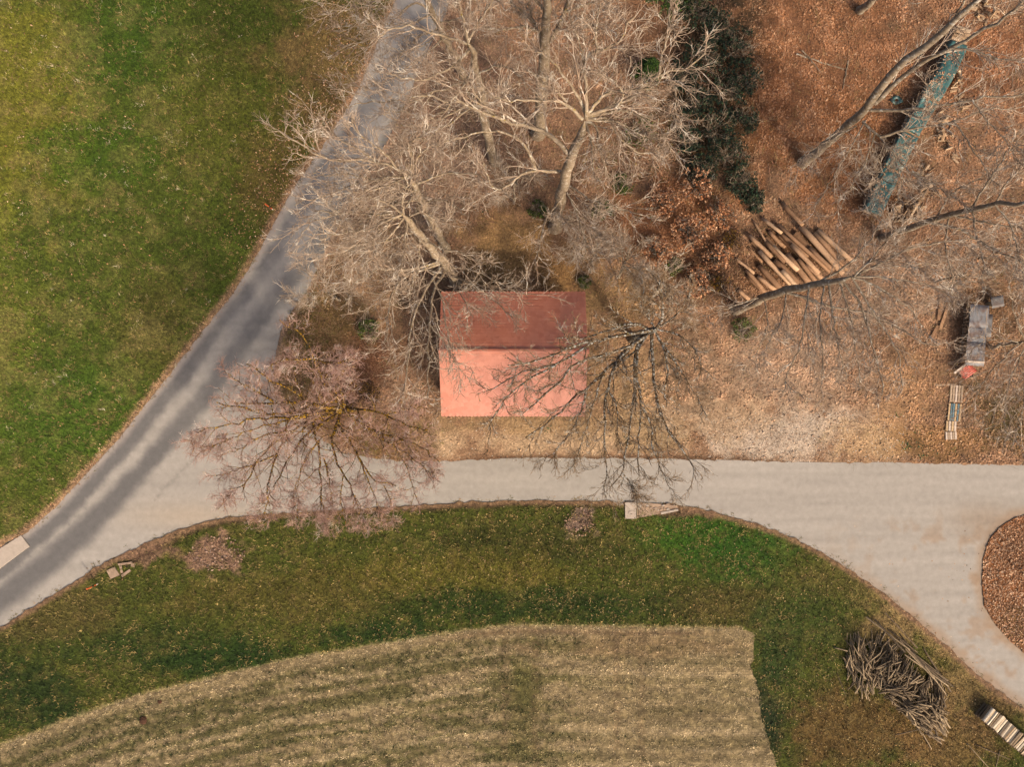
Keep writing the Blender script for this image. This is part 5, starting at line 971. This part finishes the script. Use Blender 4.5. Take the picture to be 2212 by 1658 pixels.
ws = empty('wood_shelter', ((pa.x + pb.x) / 2, (pa.y + pb.y) / 2, 0), ang); tag(ws, 'low wood shelter roofed with grey corrugated sheets at the right', 'shelter')
Lr = ax.length
for i, (yy, ln, rz, dz) in enumerate(((Lr * .34, Lr * .40, .03, .012), (0, Lr * .42, -.02, .0), (-Lr * .33, Lr * .42, .015, .02))):
    o = corr('roof_sheet', ln, 1.28, M['sheet'], parent=ws); o.location = (random.uniform(-.03, .03), yy, zr + dz + .02); o.rotation_euler = (0, .05, rz)
for x in (-.52, .52):
    for y in (-Lr * .46, 0, Lr * .46): obj('post', box_me('post', .09, .09, zr + .05 - .1, M['board'], .01), ws, (x, y, (zr - .05) / 2))
    obj('beam', box_me('beam', .08, Lr * 1.0, .09, M['board'], .01), ws, (x, 0, zr - .04))
obj('ballast_board', box_me('ballast_board', 1.3, .12, .04, M['board_white'], .005), ws, (0, -Lr * .47, zr + .085), (0, .03, .06))
o = corr('side_sheet', 1.55, .55, M['sheet_dark'], parent=ws); o.location = (.86, Lr * .20, zr - .22); o.rotation_euler = (0, .35, .02)
hid2 = []
for i in range(30):
    c = Vector((0, -Lr * .45 + (i % 15) * Lr * .063, .15 + (i // 15) * .26)); c.rotate(Matrix.Rotation(ang, 3, 'Z')); c += Vector((ws.location.x, ws.location.y, 0)); s_ = Vector((math.cos(ang), math.sin(ang), 0))
    hid2.append((random.choice(fw), lay_m(c - s_ * .45, c + s_ * .45, random.random() * 6)))
mass('stored_firewood', hid2, 'split logs stored under the grey corrugated roof', 'firewood')
q = P(2090, 803, .78); o = corr('roof_sheet', .95, .72, M['sheet_red'], .12, .02); o.location = (q.x, q.y, .78); o.rotation_euler = (.22, .04, ang - .75); tag(o, 'rusty red corrugated sheet at the lower end of the grey shelter roof', 'sheet')
q = P(2074, 797, .80); o = obj('plank', box_me('plank', 1.0, .14, .035, M['board_white'], .004)); o.location = (q.x, q.y, .80); o.rotation_euler = (0, .02, ang + .75 ); tag(o, 'pale plank leaning beside the red corrugated sheet', 'plank')
crt = empty('crate_stack', (P(2091, 805, .4).x, P(2091, 805, .4).y, 0), ang); tag(crt, 'grey plank box holding up the red corrugated sheet', 'box')
for z in (.16, .40):
    for y in (-.33, .33): obj('slat', box_me('slat', .7, .03, .2, M['board'], .004), crt, (0, y, z))
    for x in (-.335, .335): obj('slat', box_me('slat', .03, .62, .2, M['board'], .004), crt, (x, 0, z))
for x in (-.29, .29):
    for y in (-.28, .28): obj('post', box_me('post', .06, .06, .66, M['board'], .004), crt, (x, y, .33))
q = P(2156, 652, .8); o = corr('roof_sheet', .75, .9, M['sheet_dark']); o.location = (q.x, q.y, .74); o.rotation_euler = (.1, .1, ang + .3); tag(o, 'loose grey sheet lying at the upper right end of the shelter roof', 'sheet')
o = empty('stump_stack', (q.x, q.y, 0)); tag(o, 'short rounds of wood under the loose grey sheet', 'firewood')
for dx in (-.25, .2): obj('round', log_me('round', .66, .2, .19, M['stick'], 10), o, (dx, dx * .6, .33))
# pallets on the leaf floor
def pallet(px_, py_, wx, wy, rz, mats, label, z=0.0, nst=1):
    p = P(px_, py_, .15); root = empty('pallet', (p.x, p.y, 0), rz); tag(root, label, 'pallet')
    ns = len(mats); sw = wx / ns * .74
    for i in range(ns):
        x = -wx / 2 + wx * (i + .5) / ns; obj('slat', box_me('slat', sw, wy, .024, M[mats[i]], .003, None, .006), root, (x, 0, .155))
    for y in (-wy / 2 + .07, 0, wy / 2 - .07):
        obj('crossbar', box_me('crossbar', wx * .98, .11, .024, M['board'], .003), root, (0, y, .130))
        for x in (-wx / 2 + .08, 0, wx / 2 - .08): obj('block', box_me('block', .13, .10, .09, M['board'], .004), root, (x, y, .072))
        obj('runner', box_me('runner', wx * .98, .10, .022, M['board'], .003), root, (0, y, .018))
pallet(2066, 851, .92, 1.14, -.07, ['board', 'board', 'board_white', 'board', 'board'], 'grey pallet nearest the red corrugated sheet')
pallet(2062, 891, .9, 1.16, -.09, ['board_tan', 'board_blue', 'board_blue', 'board_tan', 'board_blue', 'board_tan'], 'pallet with blue and tan slats')
pallet(2054.5, 921, .74, .66, -.06, ['board_tan', 'board_white', 'board_tan', 'board_white'], 'small tan pallet between the blue slatted pallet and the last one')
pallet(2054.5, 942, .78, .52, .03, ['board_white', 'board', 'board_white', 'board', 'board_white'], 'small pale pallet lowest in the row, nearest the road')
q = P(2040, 832); o = obj('plank', box_me('plank', 1.3, .13, .04, M['board'], .004)); o.location = (q.x, q.y, .10); o.rotation_euler = (0, 0, .03); tag(o, 'grey plank lying across the leaves above the pallets', 'plank')
for x, y, a, w in ((2035, 690, 1.25, 'nearest the grey shelter roof'), (2012, 725, 1.1, 'lowest of the three'), (2027, 668, 1.45, 'highest of the three')):
    q = P(x, y); o = obj('timber_beam', box_me('timber_beam', 1.5, .22, .18, M['log'], .02)); o.location = (q.x, q.y, .12); o.rotation_euler = (0, 0, a); tag(o, 'short tan timber left of the shelter, %s' % w, 'timber')

# ------------------------------------------------------------------ small things along the roads
M['conc'] = m_plain('concrete', S(188, 170, 150), .12, 4, .9, .2, 0, .2, S(160, 140, 120), .6); M['conc_rough'] = m_plain('rough_concrete', S(176, 148, 122), .3, 3, .95, .15, 0, .8, S(140, 108, 84), .52)
M['orange'] = m_plain('orange_paint', S(240, 110, 50), .1, 4, .5, .4); M['white'] = m_plain('white_paint', S(240, 220, 200), .1, 4, .5, .4); M['black'] = m_plain('black_paint', S(40, 36, 34), .1, 4, .5, .4); M['dark'] = m_plain('pipe_hole', (.02, .016, .012), .1, 4, .9, .1)
W_ = lambda pts, z=.05: [tuple(P(x, y, z)[:2]) for x, y in pts]
o = obj('concrete_slab', poly_me('concrete_slab', W_([(46, 1157), (64, 1181), (0, 1229), (-70, 1280), (-92, 1252), (0, 1186)]), -.05, .09, M['conc'])); tag(o, 'pale concrete slab on the lane edge at the left border', 'slab')
dc = empty('drain_shaft', P(1362, 1104)); tag(dc, 'concrete drain shaft with round lid beside the road', 'drain'); O = P(1362, 1104)
rel = lambda pts: [(x - O.x, y - O.y) for x, y in W_(pts)]
obj('shaft_top', poly_me('shaft_top', rel([(1350, 1086), (1374, 1086), (1374, 1121), (1350, 1121)]), -.1, .14, M['conc']), dc)
c = P(1363, 1110); lid = obj('lid', poly_me('lid', [(c.x - O.x + .21 * math.cos(a), c.y - O.y + .21 * math.sin(a)) for a in np.linspace(0, 2 * math.pi, 25)[:24]], .141, .165, M['conc']), dc); obj('lid_slot', box_me('lid_slot', .10, .03, .01, M['dark']), lid, (c.x - O.x, c.y - O.y, .168))
gt = empty('gutter', P(1420, 1098)); tag(gt, 'rough concrete gutter running right from the drain shaft', 'gutter'); O = P(1420, 1098)
obj('bed', poly_me('bed', rel([(1375.5, 1087), (1420, 1089), (1463, 1093), (1464, 1102), (1420, 1112), (1375.5, 1120)]), -.1, .085, M['conc_rough']), gt)
obj('edge_board', poly_me('edge_board', rel([(1427, 1107), (1464, 1100), (1465, 1104), (1428, 1112)]), .0, .15, M['conc']), gt)
for k in range(26):
    x = random.uniform(1378, 1455); y = random.uniform(1090, 1106); q = P(x, y); r = random.uniform(.05, .14); a0 = random.random() * 6
    obj('stone', poly_me('stone', [(q.x - O.x + r * random.uniform(.7, 1.2) * math.cos(a0 + a), q.y - O.y + r * random.uniform(.5, 1) * math.sin(a0 + a)) for a in np.linspace(0, 2 * math.pi, 7)[:6]], .05, .10 + random.uniform(0, .05), random.choice((M['conc'], M['conc_rough']))), gt)
cv = empty('culvert_inlet', P(258, 1232)); tag(cv, 'broken concrete culvert inlet with square cover in the grass at left', 'culvert'); O = P(258, 1232)
obj('cover', poly_me('cover', rel([(231, 1233), (248, 1225), (260, 1243), (240, 1251)]), -.1, .13, M['conc_rough']), cv)
for pts, z in (([(255, 1218), (286, 1214), (288, 1218), (257, 1222)], .16), ([(262, 1243), (280, 1230), (284, 1234), (265, 1248)], .14), ([(284, 1216), (293, 1220), (290, 1227), (283, 1224)], .12), ([(257, 1221), (262, 1221), (266, 1238), (261, 1240)], .10)): obj('rim', poly_me('rim', rel(pts), -.1, z - .03, M['conc_rough']), cv)
q = P(277, 1224); obj('pipe_hole', poly_me('pipe_hole', [(q.x - O.x + .16 * math.cos(a), q.y - O.y + .14 * math.sin(a)) for a in np.linspace(0, 2 * math.pi, 13)[:12]], .0, .055, M['dark']), cv)
def marker(px_, py_, h, label):
    p = P(px_, py_); r = empty('marker_post', (p.x, p.y, 0)); tag(r, label, 'post'); n = 5
    for i in range(n):
        cyl = [(.045 * math.cos(a), .045 * math.sin(a)) for a in np.linspace(0, 2 * math.pi, 11)[:10]]
        obj('band', poly_me('band', cyl, h * i / n - (.1 if i == 0 else 0), h * (i + 1) / n, M['white'] if i == 0 else M['black'] if i == 2 else M['orange']), r)
marker(590, 453, 1.75, 'orange snow marker post in the meadow beside the upper lane'); marker(211.6, 1262, 1.45, 'orange snow marker post in the grass below the junction')
for pts, w, r in (([(220, 470), (300, 500), (380, 520), (480, 560), (640, 605)], 'long pale fallen branch on the orange forest floor', .06), ([(270, 440), (340, 510), (430, 630)], 'short fallen branch crossing the long one', .045), ([(675, 530), (655, 620), (630, 780)], 'fallen branch pointing down right of the crossed branches', .06)):
    zz = .10 if 'crossing' not in w else .2
    ww = PA([(1666 + x * .247, y * .247, zz) for x, y in pts]); p = resample(ww, 12, .03); o_ = np.array([p[0, 0], p[0, 1], 0]); root = empty('fallen_branch', o_); tag(root, w, 'branch')
    v, f = tubes(p[None], np.linspace(r, r * .4, 12)[None], 7); mesh_np('stem', v - o_, f, M['bark_grey'], smooth=True, parent=root)
    b1, r1 = spawn(p[None], np.linspace(r, r * .4, 12)[None], 5, .3, 1, .7, .3, 6, .15, 0, .3, 1.0, .5, .012); b1[:, :, 2] = np.maximum(b1[:, :, 2], .04); v, f = tubes(b1, r1, 4); tag(mesh_np('side_twigs', v - o_, f, M['bark_grey'], parent=root), kind='stuff')
M['soil'] = m_plain('dark_soil', S(84, 58, 42), .4, 8, .95, .1, 0, .8)
for x, y, r, w in ((310, 1557, .28, 'larger dark molehill in the left part of the stubble field'), (346, 1517, .15, 'small dark molehill near the upper field edge at left')):
    bm = bmesh.new(); bmesh.ops.create_icosphere(bm, subdivisions=3, radius=r)
    for v in bm.verts: v.co = v.co * (1 + random.uniform(-.12, .12)); v.co.z *= .5
    me = bpy.data.meshes.new('molehill'); bm.to_mesh(me); bm.free(); me.materials.append(M['soil']); o = obj('molehill', me); p = P(x, y); o.location = (p.x, p.y, .02); tag(o, w, 'molehill')
